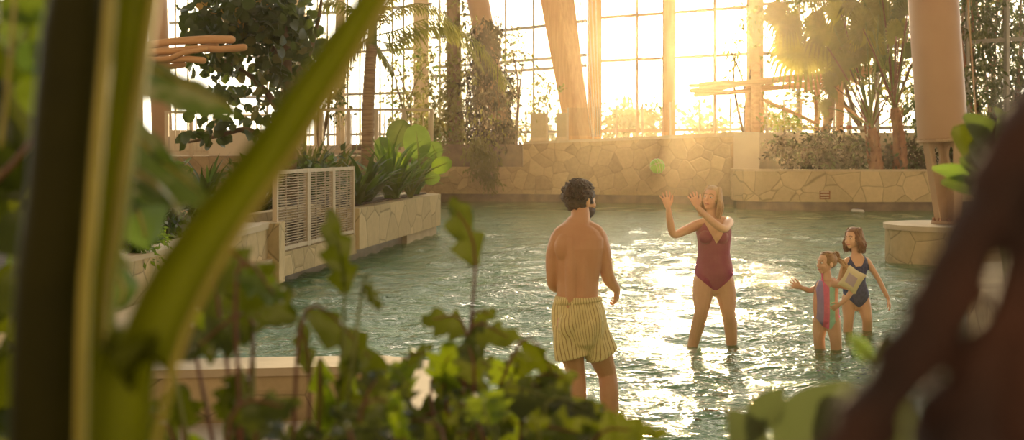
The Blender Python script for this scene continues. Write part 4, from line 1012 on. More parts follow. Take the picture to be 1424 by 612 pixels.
# ---- tree and column under vines
random.seed(8)
t = empty('vine_clad_trunk', (P(632, 0, 39).x, 39, 1.2), 'straight brown trunk wrapped in climbing vines', 'tree')
mb = MB(); b0 = P(634, 215, 43.2); b0.z = 1.95; t.location = b0
branch(mb, [b0, P(632, 100, 43.2), P(631, -60, 43.2)], [.30, .26, .24], 14); mb.build('trunk', 'bark', t)
mb = MB(); scatter(mb, [(634, 150, 14, 70, 1100), (630, 60, 12, 60, 560), (612, 160, 24, 40, 560), (600, 90, 25, 40, 160), (575, 150, 28, 40, 260), (630, 10, 14, 25, 120)], 43.0, .19, .5, .5); mb.build('vine_leaves', 'leaf_olive', t)
t = empty('column_vine', P(695, 200, 43.4), 'slanted pink-beige column draped with hanging vines', 'column', None, 'structure'); t.location.z = 1.95
mb = MB(); a = P(703, 205, 43.6); a.z = 1.95; mb.loft([a, P(655, -50, 43.6)], [.36, .40], None, None, 20, False); mb.build('shaft', 'pinkpaint', t)
mb = MB(); a = P(676, 205, 44.6); a.z = 1.95; mb.loft([a, P(654, -50, 44.6)], [.16, .16], None, None, 12, False); mb.build('pipe', 'palewood', t)
v = empty('hanging_vine', P(690, 190, 42.6), 'brown-green vine hanging down over the lower back wall', 'vine'); v.location.z = 1.98
mb = MB(); scatter(mb, [(666, 130, 20, 90, 2300), (682, 60, 18, 40, 800), (692, 190, 28, 30, 1300), (700, 130, 18, 50, 560), (674, 40, 22, 20, 420)], 42.7, .17, .5, .9, .45); mb.build('foliage', 'leaf_shade', v)
mb = MB(); scatter(mb, [(672, 215, 20, 28, 1200), (684, 243, 11, 12, 300), (662, 200, 20, 20, 500)], 41.75, .15, .35, 1.2, .4); mb.build('trailing_foliage', 'leaf_olive', v)
mb = MB(); scatter(mb, [(655, 90, 16, 80, 160), (676, 190, 22, 50, 160)], 42.3, .15, .4, 1.0, .45); mb.build('lit_leaves', 'leaf_gold', v)
mb = MB()
for i in range(14):
    x = random.uniform(650, 700); y = random.uniform(20, 120); branch(mb, [P(x, y, 42.7), P(x + random.uniform(-8, 8), y + 60, 42.7), P(x + random.uniform(-8, 12), y + 120, 42.6)], [.02, .016, .008], 5)
mb.build('stems', 'bark', v)

def bush(name, label, cat, px, zbase, d, blobs, size, mat, mat2=None, dz=.8, down=.2, ratio=.5, stems=5, group=None, frac=.3, clump=7, seed=None):
    if seed is not None: random.seed(seed)
    b0 = P(px, 209, d); b0.z = zbase
    t = empty(name, b0, label, cat, group)
    mb = MB()
    for i in range(stems):
        bl = random.choice(blobs); e = P(bl[0] + random.uniform(-.5, .5) * bl[2], bl[1] + random.uniform(-.5, .3) * bl[3], d)
        mid = b0.lerp(e, .5) + rv(.12 * (e - b0).length); mid.z = max(mid.z, zbase + .02)
        r_ = max(.008, .018 * (e - b0).length); branch(mb, [b0 + Vector((random.uniform(-1, 1) * r_, random.uniform(-1, 1) * r_, -.02)), mid, e], [r_, r_ * .7, r_ * .35], 5)
    mb.build('stems', 'bark', t)
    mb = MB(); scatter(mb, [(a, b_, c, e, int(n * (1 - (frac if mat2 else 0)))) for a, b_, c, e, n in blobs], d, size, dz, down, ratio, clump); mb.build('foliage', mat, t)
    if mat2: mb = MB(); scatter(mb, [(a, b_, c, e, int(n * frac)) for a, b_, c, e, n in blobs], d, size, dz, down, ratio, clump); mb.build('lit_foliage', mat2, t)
    return t
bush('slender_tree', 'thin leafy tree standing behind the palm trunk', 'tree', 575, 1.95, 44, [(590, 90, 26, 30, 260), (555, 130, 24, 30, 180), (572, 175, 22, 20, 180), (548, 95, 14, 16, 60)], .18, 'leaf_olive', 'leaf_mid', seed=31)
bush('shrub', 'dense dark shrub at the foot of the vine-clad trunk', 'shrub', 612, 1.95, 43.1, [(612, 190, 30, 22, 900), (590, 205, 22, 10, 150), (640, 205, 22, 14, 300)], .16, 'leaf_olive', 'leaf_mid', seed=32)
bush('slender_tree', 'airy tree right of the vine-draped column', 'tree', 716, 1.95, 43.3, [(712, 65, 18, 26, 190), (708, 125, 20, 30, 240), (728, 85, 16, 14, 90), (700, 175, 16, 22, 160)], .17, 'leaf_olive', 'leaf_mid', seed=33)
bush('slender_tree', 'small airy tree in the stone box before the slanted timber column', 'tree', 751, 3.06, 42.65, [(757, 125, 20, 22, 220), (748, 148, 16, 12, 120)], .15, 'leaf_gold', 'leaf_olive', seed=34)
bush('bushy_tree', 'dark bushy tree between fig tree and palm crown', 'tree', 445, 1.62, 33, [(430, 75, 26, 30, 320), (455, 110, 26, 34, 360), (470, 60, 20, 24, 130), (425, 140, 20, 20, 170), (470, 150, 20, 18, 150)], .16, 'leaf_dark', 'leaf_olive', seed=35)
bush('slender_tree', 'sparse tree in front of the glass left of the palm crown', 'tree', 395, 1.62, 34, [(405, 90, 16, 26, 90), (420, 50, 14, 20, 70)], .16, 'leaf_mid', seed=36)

# ---- clumps of arching strap leaves
def clump(name, label, cat, px, zb, d, n, L, W, mat, spread=1.0, group=None, seed=0, droop=.45, mat2=None, n_seg=6):
    random.seed(seed); b0 = P(px, 209, d); b0.z = zb; t = empty(name, b0, label, cat, group)
    for part, m_, k in (('leaves', mat, n), ('lit_leaves', mat2, n // 2)):
        if not m_: continue
        mb = MB()
        for i in range(k):
            a = random.uniform(0, 2 * PI); e_ = random.uniform(.55, 1.45); l = L * random.uniform(.6, 1.1)
            dv_ = Vector((math.cos(a) * math.cos(e_) * spread, math.sin(a) * math.cos(e_) * spread, math.sin(e_)))
            mb.leaf(b0 + Vector((random.uniform(-.08, .08) * L, random.uniform(-.08, .08) * L, 0)), dv_, l, W * random.uniform(.7, 1.2), Vector((0, 0, 1)), droop * random.uniform(.5, 1.5), .25, n_seg, lambda t_: max(.06, math.sin(PI * min(1, t_ * .8 + .18)) ** 1.0), .0, 0, 1)
        mb.build(part, m_, t)
    return t
g_ = 'strap-leaved plants in the left planters'
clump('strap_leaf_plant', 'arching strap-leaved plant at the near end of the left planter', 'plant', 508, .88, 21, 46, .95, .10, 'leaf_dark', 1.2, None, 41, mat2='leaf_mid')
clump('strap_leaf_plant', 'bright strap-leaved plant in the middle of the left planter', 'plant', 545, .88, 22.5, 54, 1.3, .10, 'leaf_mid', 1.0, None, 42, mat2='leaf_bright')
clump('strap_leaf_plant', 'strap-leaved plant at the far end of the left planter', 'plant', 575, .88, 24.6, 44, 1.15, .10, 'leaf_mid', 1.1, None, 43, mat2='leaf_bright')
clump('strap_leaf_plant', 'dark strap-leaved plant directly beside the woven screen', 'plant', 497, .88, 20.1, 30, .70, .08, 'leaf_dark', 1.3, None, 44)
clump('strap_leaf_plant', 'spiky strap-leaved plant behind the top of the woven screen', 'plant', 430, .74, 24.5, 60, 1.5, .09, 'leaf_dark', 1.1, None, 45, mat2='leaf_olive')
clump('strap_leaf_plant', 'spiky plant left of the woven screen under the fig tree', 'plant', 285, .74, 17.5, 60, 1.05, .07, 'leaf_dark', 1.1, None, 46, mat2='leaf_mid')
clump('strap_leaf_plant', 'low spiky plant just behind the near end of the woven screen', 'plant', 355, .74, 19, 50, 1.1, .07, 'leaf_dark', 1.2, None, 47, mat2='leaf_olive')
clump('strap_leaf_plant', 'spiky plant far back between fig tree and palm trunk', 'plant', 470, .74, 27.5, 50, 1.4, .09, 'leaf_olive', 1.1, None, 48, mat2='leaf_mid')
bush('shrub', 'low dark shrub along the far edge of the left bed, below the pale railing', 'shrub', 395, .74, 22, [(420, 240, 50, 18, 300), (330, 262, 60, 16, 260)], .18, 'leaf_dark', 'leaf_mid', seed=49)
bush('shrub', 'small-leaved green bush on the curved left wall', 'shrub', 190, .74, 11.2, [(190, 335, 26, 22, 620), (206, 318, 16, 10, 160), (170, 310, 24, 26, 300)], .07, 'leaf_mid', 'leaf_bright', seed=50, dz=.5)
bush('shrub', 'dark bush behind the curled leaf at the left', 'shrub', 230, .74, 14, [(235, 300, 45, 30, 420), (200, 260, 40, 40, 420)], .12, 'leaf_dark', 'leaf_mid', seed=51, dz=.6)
# big round leaves
def paddle_plant(label, px, zb, d, leaves, mat, name='round_leaf_plant', cat='plant', wr=.9, stalk='stalk_green', vein=True, n=10):
    b0 = P(px, 209, d); b0.z = zb; t = empty(name, b0, label, cat)
    for (bx, by, tx, ty, dd, W, m_) in leaves:
        a = P(bx, by, d + dd); e = P(tx, ty, d + dd * 1.2); dv_ = e - a
        mb = MB(); sd_ = dv_.cross(Vector((0, -1, 0))); mb.leaf(a, dv_, dv_.length, W / F * d, Vector((0, -1, .35)), .12, .12, n, roundleaf, .015, 0, 3)
        lf = mb.build('leaf', m_ or mat, t)
        mb = MB(); branch(mb, [b0 + rv(.02), b0.lerp(a, .5) + Vector((0, 0, .06)), a, a.lerp(e, .8)], [.012 * d / 10 + .008, .010 * d / 10 + .006, .006 * d / 10 + .004, .003], 6); mb.build('leaf_stalk', stalk, lf)
    return t
paddle_plant('plant with big round upright leaves in the left planter', 570, .88, 23.5, [(582, 222, 578, 172, -.3, 38, 'leaf_mid'), (600, 236, 628, 224, -.5, 24, 'leaf_bright'), (548, 205, 562, 166, .3, 36, 'leaf_dark'), (540, 225, 528, 190, -.2, 26, 'leaf_mid'), (606, 222, 600, 196, .2, 26, 'leaf_mid'), (560, 240, 545, 212, -.4, 26, 'leaf_bright'), (590, 250, 612, 246, -.4, 20, 'leaf_mid')], 'leaf_bright')

# ---- right planter shrubs
random.seed(60)
for i, (px, blobs, lb) in enumerate(((1100, [(1098, 205, 24, 14, 260), (1112, 222, 18, 14, 140), (1088, 196, 12, 8, 70), (1105, 240, 20, 7, 120)], 'reddish shrub spilling over the left end of the right planter'), (1145, [(1145, 200, 22, 22, 380), (1150, 222, 22, 14, 240)], 'dark upright shrub in the middle of the right planter'),
                        (1190, [(1185, 205, 22, 22, 360), (1200, 225, 24, 10, 200)], 'dark shrub left of the red palm trunks'), (1255, [(1250, 215, 26, 18, 380), (1280, 225, 20, 12, 200)], 'dark shrub at the feet of the red palm trunks'),
                        (1330, [(1330, 215, 40, 22, 420)], 'dark shrub behind the steel foot of the column'), (1400, [(1395, 210, 40, 24, 420)], 'dark shrub at the far right of the right planter'))):
    bush('planter_shrub', lb, 'shrub', px, 1.05, 37.2, [(a_, b__, c_, e_, int(n_ * 1.7)) for a_, b__, c_, e_, n_ in blobs], .17, 'leaf_shade', 'leaf_dark', dz=.5, frac=.25, group='dark shrubs in the right planter')
bush('shrub', 'yellow-green shrub under the right log pergola', 'shrub', 1088, 2.32, 39.4, [(1080, 168, 24, 10, 260), (1110, 175, 20, 6, 120)], .15, 'leaf_gold', 'leaf_bright', seed=61, dz=.3)
# ---- red-trunk palms
def red_palm(label, px, d, top, r, petioles, seed, matl='leaf_olive'):
    random.seed(seed); b0 = P(px, 209, d); b0.z = 1.04; t = empty('fan_palm', b0, label, 'palm tree'); tp = P(top[0], top[1], d)
    mb = MB(); sp = smooth_path([b0, b0.lerp(tp, .5) + Vector((.06, 0, 0)), tp], 9); mb.tube(sp, [r * random.uniform(.85, 1.12) * (1 - .35 * i / len(sp)) for i in range(len(sp))], 12)
    for i in range(40):
        p = b0.lerp(tp, random.uniform(.05, 1)); a = random.uniform(0, 6.28); o = Vector((math.cos(a), math.sin(a), 0)) * r * .8; mb.tube([p + o, p + o * 1.3 + Vector((0, 0, .18))], [.03, .008], 5)
    mb.build('trunk', 'redbark', t)
    for (ex, ey, R_, m_) in petioles:
        dd = random.uniform(-1.2, 1.2); e = P(ex, ey, d + dd); mid = tp.lerp(e, .55) + Vector((0, 0, .12))
        mb = MB(); branch(mb, [tp + rv(.05), mid, e], [.028, .022, .014], 5); s_ = mb.build('leaf_stalk', 'stalk_red' if random.random() < .5 else 'stalk_green', t)
        if R_:
            mb = MB(); fan(mb, e, (e - mid).normalized() + rv(.25), (random.uniform(-.5, .5), -1, .4), R_ / F * d, 24, 2.2, .075, .3); mb.build('fan_blade', m_, s_)
red_palm('red-trunked fan palm nearest the column, leaves fanning high', 1252, 36.9, (1244, 150), .24, [(1200, 40, 46, 'leaf_olive'), (1232, -5, 50, 'leaf_olive'), (1262, 20, 44, 'leaf_dark'), (1215, 75, 34, 'leaf_olive'), (1275, 75, 32, 'leaf_dark'), (1180, 95, 34, 'leaf_olive'), (1245, 50, 30, 'leaf_gold'), (1228, -50, 10, 'leaf_olive'), (1250, -50, 10, 'leaf_olive'), (1270, -40, 10, 'leaf_olive')] + [(x_, random.uniform(-60, 60), 0, '') for x_ in range(1190, 1300, 9)], 70)
red_palm('red-trunked fan palm left of its taller twin, in the right planter', 1218, 36.6, (1212, 178), .22, [(1160, 120, 30, 'leaf_olive'), (1185, 85, 34, 'leaf_olive'), (1205, 60, 36, 'leaf_gold'), (1230, 95, 28, 'leaf_dark'), (1150, 150, 20, 'leaf_olive'), (1170, 20, 40, 'leaf_gold'), (1222, 20, 36, 'leaf_olive')] + [(x_, random.uniform(20, 120), 0, '') for x_ in range(1150, 1262, 9)], 71)
t = empty('fan_palm', (P(1120, 0, 40).x, 39.7, 2.32), 'tall fan palm with huge golden backlit leaves above the right pergola', 'palm tree')
random.seed(72); b0 = Vector(t.location); tp = P(1165, -10, 39.8); mb = MB(); branch(mb, [b0 + Vector((.7, .4, 0)), b0.lerp(tp, .5) + Vector((.5, .3, 0)), tp], [.16, .13, .12], 12); mb.build('trunk', 'palmbark', t)
for (ex, ey, R_, m_) in ((1115, 62, 62, 'leaf_gold'), (1092, 22, 44, 'leaf_olive'), (1150, 35, 50, 'leaf_olive'), (1190, 50, 50, 'leaf_olive'), (1205, 10, 60, 'leaf_olive'), (1120, -20, 50, 'leaf_olive'), (1165, 78, 40, 'leaf_gold'), (1235, 30, 40, 'leaf_olive')):
    e = P(ex, ey, 38.7 + random.uniform(-.8, .8)); mb = MB(); branch(mb, [tp, tp.lerp(e, .6) + Vector((0, 0, .3)), e], [.035, .03, .02], 5); s_ = mb.build('leaf_stalk', 'stalk_green', t)
    mb = MB(); fan(mb, e, (e - tp).normalized() + Vector((0, 0, -.3)), (random.uniform(-.3, .3), -1, .5), R_ / F * 38.7, 34, 2.5, .07, .35); mb.build('fan_blade', m_, s_)
bush('slender_tree', 'thin tree with light hanging leaves just right of the sun', 'tree', 1040, 1.95, 41, [(1040, 40, 18, 40, 110), (1050, 100, 16, 30, 90), (1020, 70, 14, 30, 60)], .2, 'leaf_gold', seed=73, down=.6)
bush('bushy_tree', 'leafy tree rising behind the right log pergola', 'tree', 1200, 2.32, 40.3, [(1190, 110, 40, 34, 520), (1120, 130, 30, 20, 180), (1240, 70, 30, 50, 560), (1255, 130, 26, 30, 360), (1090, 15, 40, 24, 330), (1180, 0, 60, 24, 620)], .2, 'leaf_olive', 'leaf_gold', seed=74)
# ---- bamboo
random.seed(80)
t = empty('bamboo_clump', P(1380, 180, 38.2), 'clump of slanted bamboo canes at the top right behind the column', 'bamboo'); t.location.z = 1.05
for i, (x0, x1) in enumerate(((1352, 1290), (1362, 1312), (1372, 1330), (1384, 1346), (1392, 1368), (1400, 1392), (1408, 1420), (1366, 1350), (1398, 1440), (1345, 1338), (1376, 1392))):
    d = 37.5 + (.12 * i) % .7; a = P(x0, 232, d); a.z = 1.05; e = P(x1, -80, d); mb = MB(); sp = smooth_path([a, a.lerp(e, .5) + rv(.08), e], 12)
    mb.tube(sp, [.052 + (.010 if k % 3 == 0 else 0) - .02 * k / len(sp) for k in range(len(sp))], 8); mb.build('cane', 'redbark' if i % 3 else 'palmbark', t)
mb = MB(); scatter(mb, [(1390, 30, 50, 50, 1300), (1360, 100, 40, 50, 900), (1410, 120, 30, 50, 800), (1350, 10, 30, 50, 600), (1290, 150, 30, 40, 360), (1370, 160, 40, 20, 600)], 37.8, .30, .8, .6, .28); mb.build('foliage', 'leaf_dark', t)
mb = MB(); scatter(mb, [(1390, 30, 50, 50, 160), (1360, 120, 40, 60, 160)], 38.0, .22, .8, .6, .28); mb.build('lit_foliage', 'leaf_olive', t)
# ---- outdoors beyond the glass
random.seed(90)
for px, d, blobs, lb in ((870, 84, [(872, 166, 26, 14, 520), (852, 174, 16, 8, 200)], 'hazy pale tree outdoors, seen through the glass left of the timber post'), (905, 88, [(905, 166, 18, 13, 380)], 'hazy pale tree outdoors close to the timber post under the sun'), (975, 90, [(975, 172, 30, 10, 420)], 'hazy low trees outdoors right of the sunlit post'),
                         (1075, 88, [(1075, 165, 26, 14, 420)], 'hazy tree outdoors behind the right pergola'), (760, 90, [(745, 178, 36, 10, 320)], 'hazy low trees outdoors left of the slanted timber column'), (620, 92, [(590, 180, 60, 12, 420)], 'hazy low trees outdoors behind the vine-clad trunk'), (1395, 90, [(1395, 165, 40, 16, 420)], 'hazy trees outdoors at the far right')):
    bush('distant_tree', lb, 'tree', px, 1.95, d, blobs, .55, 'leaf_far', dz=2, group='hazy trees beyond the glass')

# ------------------------------------------------------------------ log canopies
random.seed(95)
def log(mb, a, b, r, wob=.03):
    a = Vector(a); b = Vector(b); k = 7; pts = [a.lerp(b, i / k) + rv(wob) * (0 if i in (0, k) else 1) for i in range(k + 1)]; rr = [r * random.uniform(.88, 1.1) for _ in pts]
    mb.loft(pts, rr, None, None, 10, True)
t = empty('log_pergola', (P(1130, 0, 39.7).x, 39.6, 2.32), 'rustic log pergola with posts and diagonal braces on the right terrace', 'pergola')
zt = 2.32
for px, r_, top, d in ((1051, .16, 92, 39.6), (1136, .10, 118, 39.9), (1168, .12, 104, 39.6), (1040, .09, 120, 40.1)):
    mb = MB(); a = P(px, 0, d); a.z = zt; log(mb, a, P(px, top, d), r_, .012); mb.build('post', 'log', t)
for a, b_, r_, d in (((962, 126), (1100, 110), .085, 39.4), ((968, 132), (1130, 118), .08, 39.6), ((975, 122), (1180, 100), .09, 39.3), ((1040, 116), (1256, 88), .085, 39.5), ((1060, 124), (1200, 106), .08, 39.8), ((1090, 112), (1250, 93), .07, 39.2), ((960, 119), (1020, 114), .06, 39.7), ((1120, 126), (1210, 100), .07, 39.4)):
    mb = MB(); log(mb, P(*a, d), P(*b_, d), r_); mb.build('beam', 'log', t)
for a, b_, r_, d in (((1118, 106), (1168, 140), .07, 39.5), ((1060, 138), (1135, 172), .06, 39.7), ((1048, 128), (1080, 112), .05, 39.6), ((1150, 90), (1200, 120), .06, 39.7), ((1165, 140), (1200, 168), .04, 39.9)):
    mb = MB(); log(mb, P(*a, d), P(*b_, d), r_, .02); mb.build('brace', 'log', t)
t = empty('rope_railing', (P(1130, 0, 40.3).x, 40.25, 2.32), 'light wooden railing with netting behind the right pergola', 'railing')
for px in (1066, 1090, 1114, 1146, 1160, 1182, 1198):
    mb = MB(); a = P(px, 0, 40.25); mb.box((a.x, a.y, 2.32 + .55), (.06, .06, 1.1)); mb.build('post', 'palewood', t, False)
mb = MB(); a = P(1060, 0, 40.25); b_ = P(1204, 0, 40.25)
for z in (.35, .6, .85, 1.1): mb.bar((a.x, a.y, 2.32 + z), (b_.x, a.y, 2.32 + z), .03, .03)
mb.build('ropes', 'palewood', t, False)
t = empty('ice_bucket', P(1181, 168, 39.3), 'small white and red bottle-shaped thing on the ledge under the pergola', 'bottle'); t.location.z = 2.33
mb = MB(); q0 = Vector(t.location); mb.loft([q0 + Vector((0, 0, .03)), q0 + Vector((0, 0, .3)), q0 + Vector((0, 0, .4)), q0 + Vector((0, 0, .5))], [.09, .09, .04, .035]); mb.build('body', 'white', t)
mb = MB(); mb.loft([q0 + Vector((0, 0, .12)), q0 + Vector((0, 0, .24))], [.097, .097], None, None, 16, False); mb.build('band', 'lips', t); t.name = 'bottle'
t = empty('log_canopy', P(262, 80, 20), 'rustic log canopy jutting in from the left, high behind the curled leaf', 'canopy'); t.location.z = .74
for a, b_, r_, d in (((120, 66), (322, 55), 0.068, 20), ((110, 74), (339, 66), 0.062, 19.9), ((120, 86), (300, 64), 0.062, 20.2), ((130, 84), (282, 84), 0.056, 19.8), ((150, 94), (255, 90), 0.050, 20.15), ((180, 92), (286, 68), 0.043, 19.75)):
    mb = MB(); log(mb, P(*a, d), P(*b_, d), r_); mb.build('beam', 'log', t)
for px in (140, 190):
    mb = MB(); a = P(px, 0, 20); a.z = .74; log(mb, a, P(px, 75, 20), .09, .02); mb.build('post', 'log', t)
# ------------------------------------------------------------------ foreground plants
def fp(px, py, d): return P(px, py, d)
def lobed(t, k=7, depth=.55):
    base = math.sin(PI * min(1, t * .86 + .12)) ** .7
    s_ = (t * k) % 1.0
    return max(.02, base * (1 - depth * (1 - s_ / .86 if s_ < .86 else (s_ - .86) / .14)))
def petiole_channel(mb, pts, w, th, side, n=7):
    """U-shaped leaf stalk: thick back with two thin raised margins"""
    sp = smooth_path(pts, n); k = len(sp); prof = [(-1, .5), (-.86, .75), (-.72, .35), (-.35, .0), (0, -.12), (.35, 0), (.72, .35), (.86, .75), (1, .5), (.85, -.3), (.5, -.85), (0, -1), (-.5, -.85), (-.85, -.3)]
    vs = []; m_ = len(prof)
    for i, p in enumerate(sp):
        tn = (sp[min(k - 1, i + 1)] - sp[max(0, i - 1)]).normalized(); s_ = (Vector(side) - tn * Vector(side).dot(tn)).normalized(); f = s_.cross(tn).normalized()
        W = lerp(w[0], w[1], i / (k - 1)); T = lerp(th[0], th[1], i / (k - 1))
        for a, b_ in prof: vs.append(p + s_ * (a * W) + f * (b_ * T))
    fs = [(i * m_ + j, i * m_ + (j + 1) % m_, (i + 1) * m_ + (j + 1) % m_, (i + 1) * m_ + j) for i in range(k - 1) for j in range(m_)]
    fs += [tuple(range(m_ - 1, -1, -1)), tuple((k - 1) * m_ + j for j in range(m_))]
    mb.add(vs, fs)
MAT['stalk_big'] = leafmat('thick_green_stalk', (.016, .017, .001), (.034, .032, .002), (.22, .20, .006), .18, .5, 9, spec=.12)  # darkened base stands in for shade from foliage behind the camera
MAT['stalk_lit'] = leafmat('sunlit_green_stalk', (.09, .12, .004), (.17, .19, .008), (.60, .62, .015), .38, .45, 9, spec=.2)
MAT['stalk_edge'] = leafmat('pale_stalk_margin', (.34, .30, .06), (.48, .42, .10), (.6, .55, .10), .35, .5, 20)
t = empty('giant_leaf_plant', P(90, 600, .95), 'giant plant with thick channelled green stalks close to the camera at the left', 'plant'); t.location.z = .8
def soilpt(px, d, z=.78): p = P(px, 209, d); p.z = z; return p
# stalk A (upright, dark)
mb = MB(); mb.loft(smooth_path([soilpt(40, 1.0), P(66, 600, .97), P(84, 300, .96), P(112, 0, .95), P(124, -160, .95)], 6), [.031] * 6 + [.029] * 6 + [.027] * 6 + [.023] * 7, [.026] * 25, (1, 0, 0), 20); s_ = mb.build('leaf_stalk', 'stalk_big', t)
mb = MB(); mb.loft(smooth_path([soilpt(95, .97), P(112, 600, .945), P(128, 300, .93), P(154, 0, .925), P(164, -160, .92)], 6), .0048, .006, (1, 0, 0), 10); mb.build('stalk_margin', 'stalk_edge', s_)
# stalk B behind
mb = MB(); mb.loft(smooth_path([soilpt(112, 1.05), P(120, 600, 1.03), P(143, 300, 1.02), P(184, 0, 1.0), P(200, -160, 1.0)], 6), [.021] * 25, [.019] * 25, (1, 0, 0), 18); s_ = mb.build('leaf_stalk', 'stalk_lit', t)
mb = MB(); mb.loft(smooth_path([soilpt(128, 1.04), P(138, 600, 1.01), P(163, 300, 1.0), P(213, 0, .985), P(232, -160, .98)], 6), .0042, .005, (1, 0, 0), 10); mb.build('stalk_margin', 'stalk_edge', s_)
# stalk C diagonal
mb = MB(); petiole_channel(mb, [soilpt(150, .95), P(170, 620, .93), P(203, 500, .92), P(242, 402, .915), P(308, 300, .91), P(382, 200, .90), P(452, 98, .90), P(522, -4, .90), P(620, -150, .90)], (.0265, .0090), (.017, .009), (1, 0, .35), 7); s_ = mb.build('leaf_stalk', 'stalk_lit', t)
mb = MB(); mb.loft(smooth_path([P(212, 640, .915), P(246, 500, .905), P(288, 400, .90), P(346, 302, .895), P(416, 202, .89), P(480, 100, .89), P(541, 0, .89), P(634, -140, .89)], 6), .0030, .0034, (1, 0, 0), 8); mb.build('stalk_margin', 'stalk_edge', s_)
def rib_leaf(parent, a, e, W, mat, droop=.2, nor=(0, -1, .4), wave=.02, n=12, prof=None, name='leaf', fold=.2, roll=0, cols=3):
    mb = MB(); a = Vector(a); e = Vector(e); mb.leaf(a, e - a, (e - a).length, W, Vector(nor), droop, fold, n, prof, wave, roll, cols, random.uniform(0, 6)); return mb.build(name, mat, parent)
# curled grey-backed leaves (of a banana-like plant)
t = empty('banana_plant', P(150, 300, 1.45), 'broad-leaved plant with drooping grey-backed leaves behind the giant stalks', 'plant'); t.location.z = .8
random.seed(101)
def drape(path, widths, mat, name='leaf', side=(0, .35, -1), fold=.3, parent=t):
    sp = smooth_path(path, 6); k = len(sp); vs = []; nc = 7
    for i, p in enumerate(sp):
        tn = (sp[min(k - 1, i + 1)] - sp[max(0, i - 1)]).normalized(); s_ = Vector(side); s_ = (s_ - tn * s_.dot(tn)).normalized(); f = s_.cross(tn)
        W = interp([(j / (len(widths) - 1), w_) for j, w_ in enumerate(widths)], i / (k - 1))
        for j in range(nc):
            q = j / (nc - 1) * 2 - 1; vs.append(p + s_ * (W * q * (.5 + .03 * math.sin(i * 1.3))) + f * (fold * W * abs(q) ** 1.5 + .04 * W * math.sin(i * .9 + q * 3)))
    mb = MB(); mb.add(vs, [(i * nc + j, i * nc + j + 1, (i + 1) * nc + j + 1, (i + 1) * nc + j) for i in range(k - 1) for j in range(nc - 1)])
    lf = mb.build(name, mat, parent); mb = MB(); mb.tube(sp[:-2], [.0035 * (1 - .6 * i / k) for i in range(k - 2)], 6); mb.build('midrib', 'stalk_edge', lf); return lf
c0 = soilpt(150, 1.5)
drape([P(170, 80, 1.4), P(215, 98, 1.35), P(262, 118, 1.33), P(305, 138, 1.32), P(336, 162, 1.32)], [.03, .055, .055, .04, .004], 'leaf_curl', side=(.1, .6, -1))
drape([P(165, 150, 1.45), P(200, 200, 1.42), P(245, 240, 1.4), P(292, 278, 1.38)], [.04, .10, .08, .01], 'leaf_curl', side=(-.5, .5, -.8))
drape([P(160, 215, 1.3), P(190, 238, 1.3), P(225, 262, 1.3), P(256, 300, 1.3)], [.02, .035, .03, .004], 'leaf_curl', side=(.3, .5, -1))
drape([P(140, 330, 1.35), P(170, 352, 1.33), P(190, 372, 1.32)], [.02, .04, .004], 'leaf_curl', side=(.2, .5, -1))
drape([P(150, 250, 1.6), P(190, 290, 1.6), P(205, 345, 1.6)], [.04, .10, .01], 'leaf_mid', side=(1, .4, 0))
drape([P(150, 360, 1.4), P(172, 400, 1.4), P(165, 430, 1.4)], [.02, .035, .01], 'leaf_mid', side=(1, .4, 0))
drape([P(160, 170, 1.7), P(190, 230, 1.7), P(250, 262, 1.7)], [.05, .13, .02], 'leaf_mid', side=(-.5, .5, -.8))
for a, e in (((150, 600), (168, 90)), ((155, 600), (165, 160)), ((150, 600), (158, 220)), ((150, 600), (140, 335)), ((150, 600), (152, 255))):
    mb = MB(); branch(mb, [c0 + rv(.02), P(150, 500, 1.45), P(*[lerp(x, y, .6) for x, y in zip(a, e)], 1.44), P(*e, 1.43)], [.010, .008, .006, .004], 7); mb.build('leaf_stalk', 'stalk_green', t)
# leafy mass at the far left
random.seed(111)
t = empty('broad_leaf_bush', P(20, 300, 1.9), 'dark mass of broad leaves with sunlit tips along the left edge', 'plant'); t.location.z = .8
for i in range(46):
    px = random.uniform(-60, 75); py = random.uniform(-30, 640); d = random.uniform(1.5, 2.3)
    a = P(px, py, d); dv_ = Vector((random.uniform(-.6, .9), random.uniform(-.4, .4), random.uniform(-1, .3)))
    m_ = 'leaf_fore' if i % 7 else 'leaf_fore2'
    rib_leaf(t, a, a + dv_.normalized() * random.uniform(.10, .20), random.uniform(.05, .11), m_, .3, rv(1) + Vector((0, -1, 0)))
for a, e, W, m_ in (((62, 92), (48, 162), .05, 'leaf_fore2'), ((10, -5), (55, 25), .05, 'leaf_fore2'), ((58, 10), (66, 120), .03, 'leaf_fore2'), ((0, 50), (40, 30), .05, 'leaf_fore2'), ((30, 60), (66, 100), .04, 'leaf_mid'), ((5, 300), (45, 350), .06, 'leaf_fore'), ((0, 390), (50, 420), .06, 'leaf_fore')):
    rib_leaf(t, P(*a, 1.35), P(*e, 1.33), W, m_, .1)
for pts, r_, m_ in (([(0, 205), (10, 130), (18, 30), (20, -40)], .0026, 'stalk_edge'), ([(-10, 255), (20, 225), (60, 175)], .003, 'stalk_red'), ([(-5, 245), (30, 215), (66, 165)], .002, 'stalk_edge')):
    mb = MB(); branch(mb, [P(a, b_, 1.3) for a, b_ in pts], [r_, r_], 6); mb.build('stem', m_, t)
for k in range(6):
    mb = MB(); a = soilpt(random.uniform(-60, 60), 1.9); branch(mb, [a, P(random.uniform(-40, 60), 300, 1.9), P(random.uniform(-40, 60), -20, 1.9)], [.010, .008, .005], 6); mb.build('stem', 'stalk_green', t)

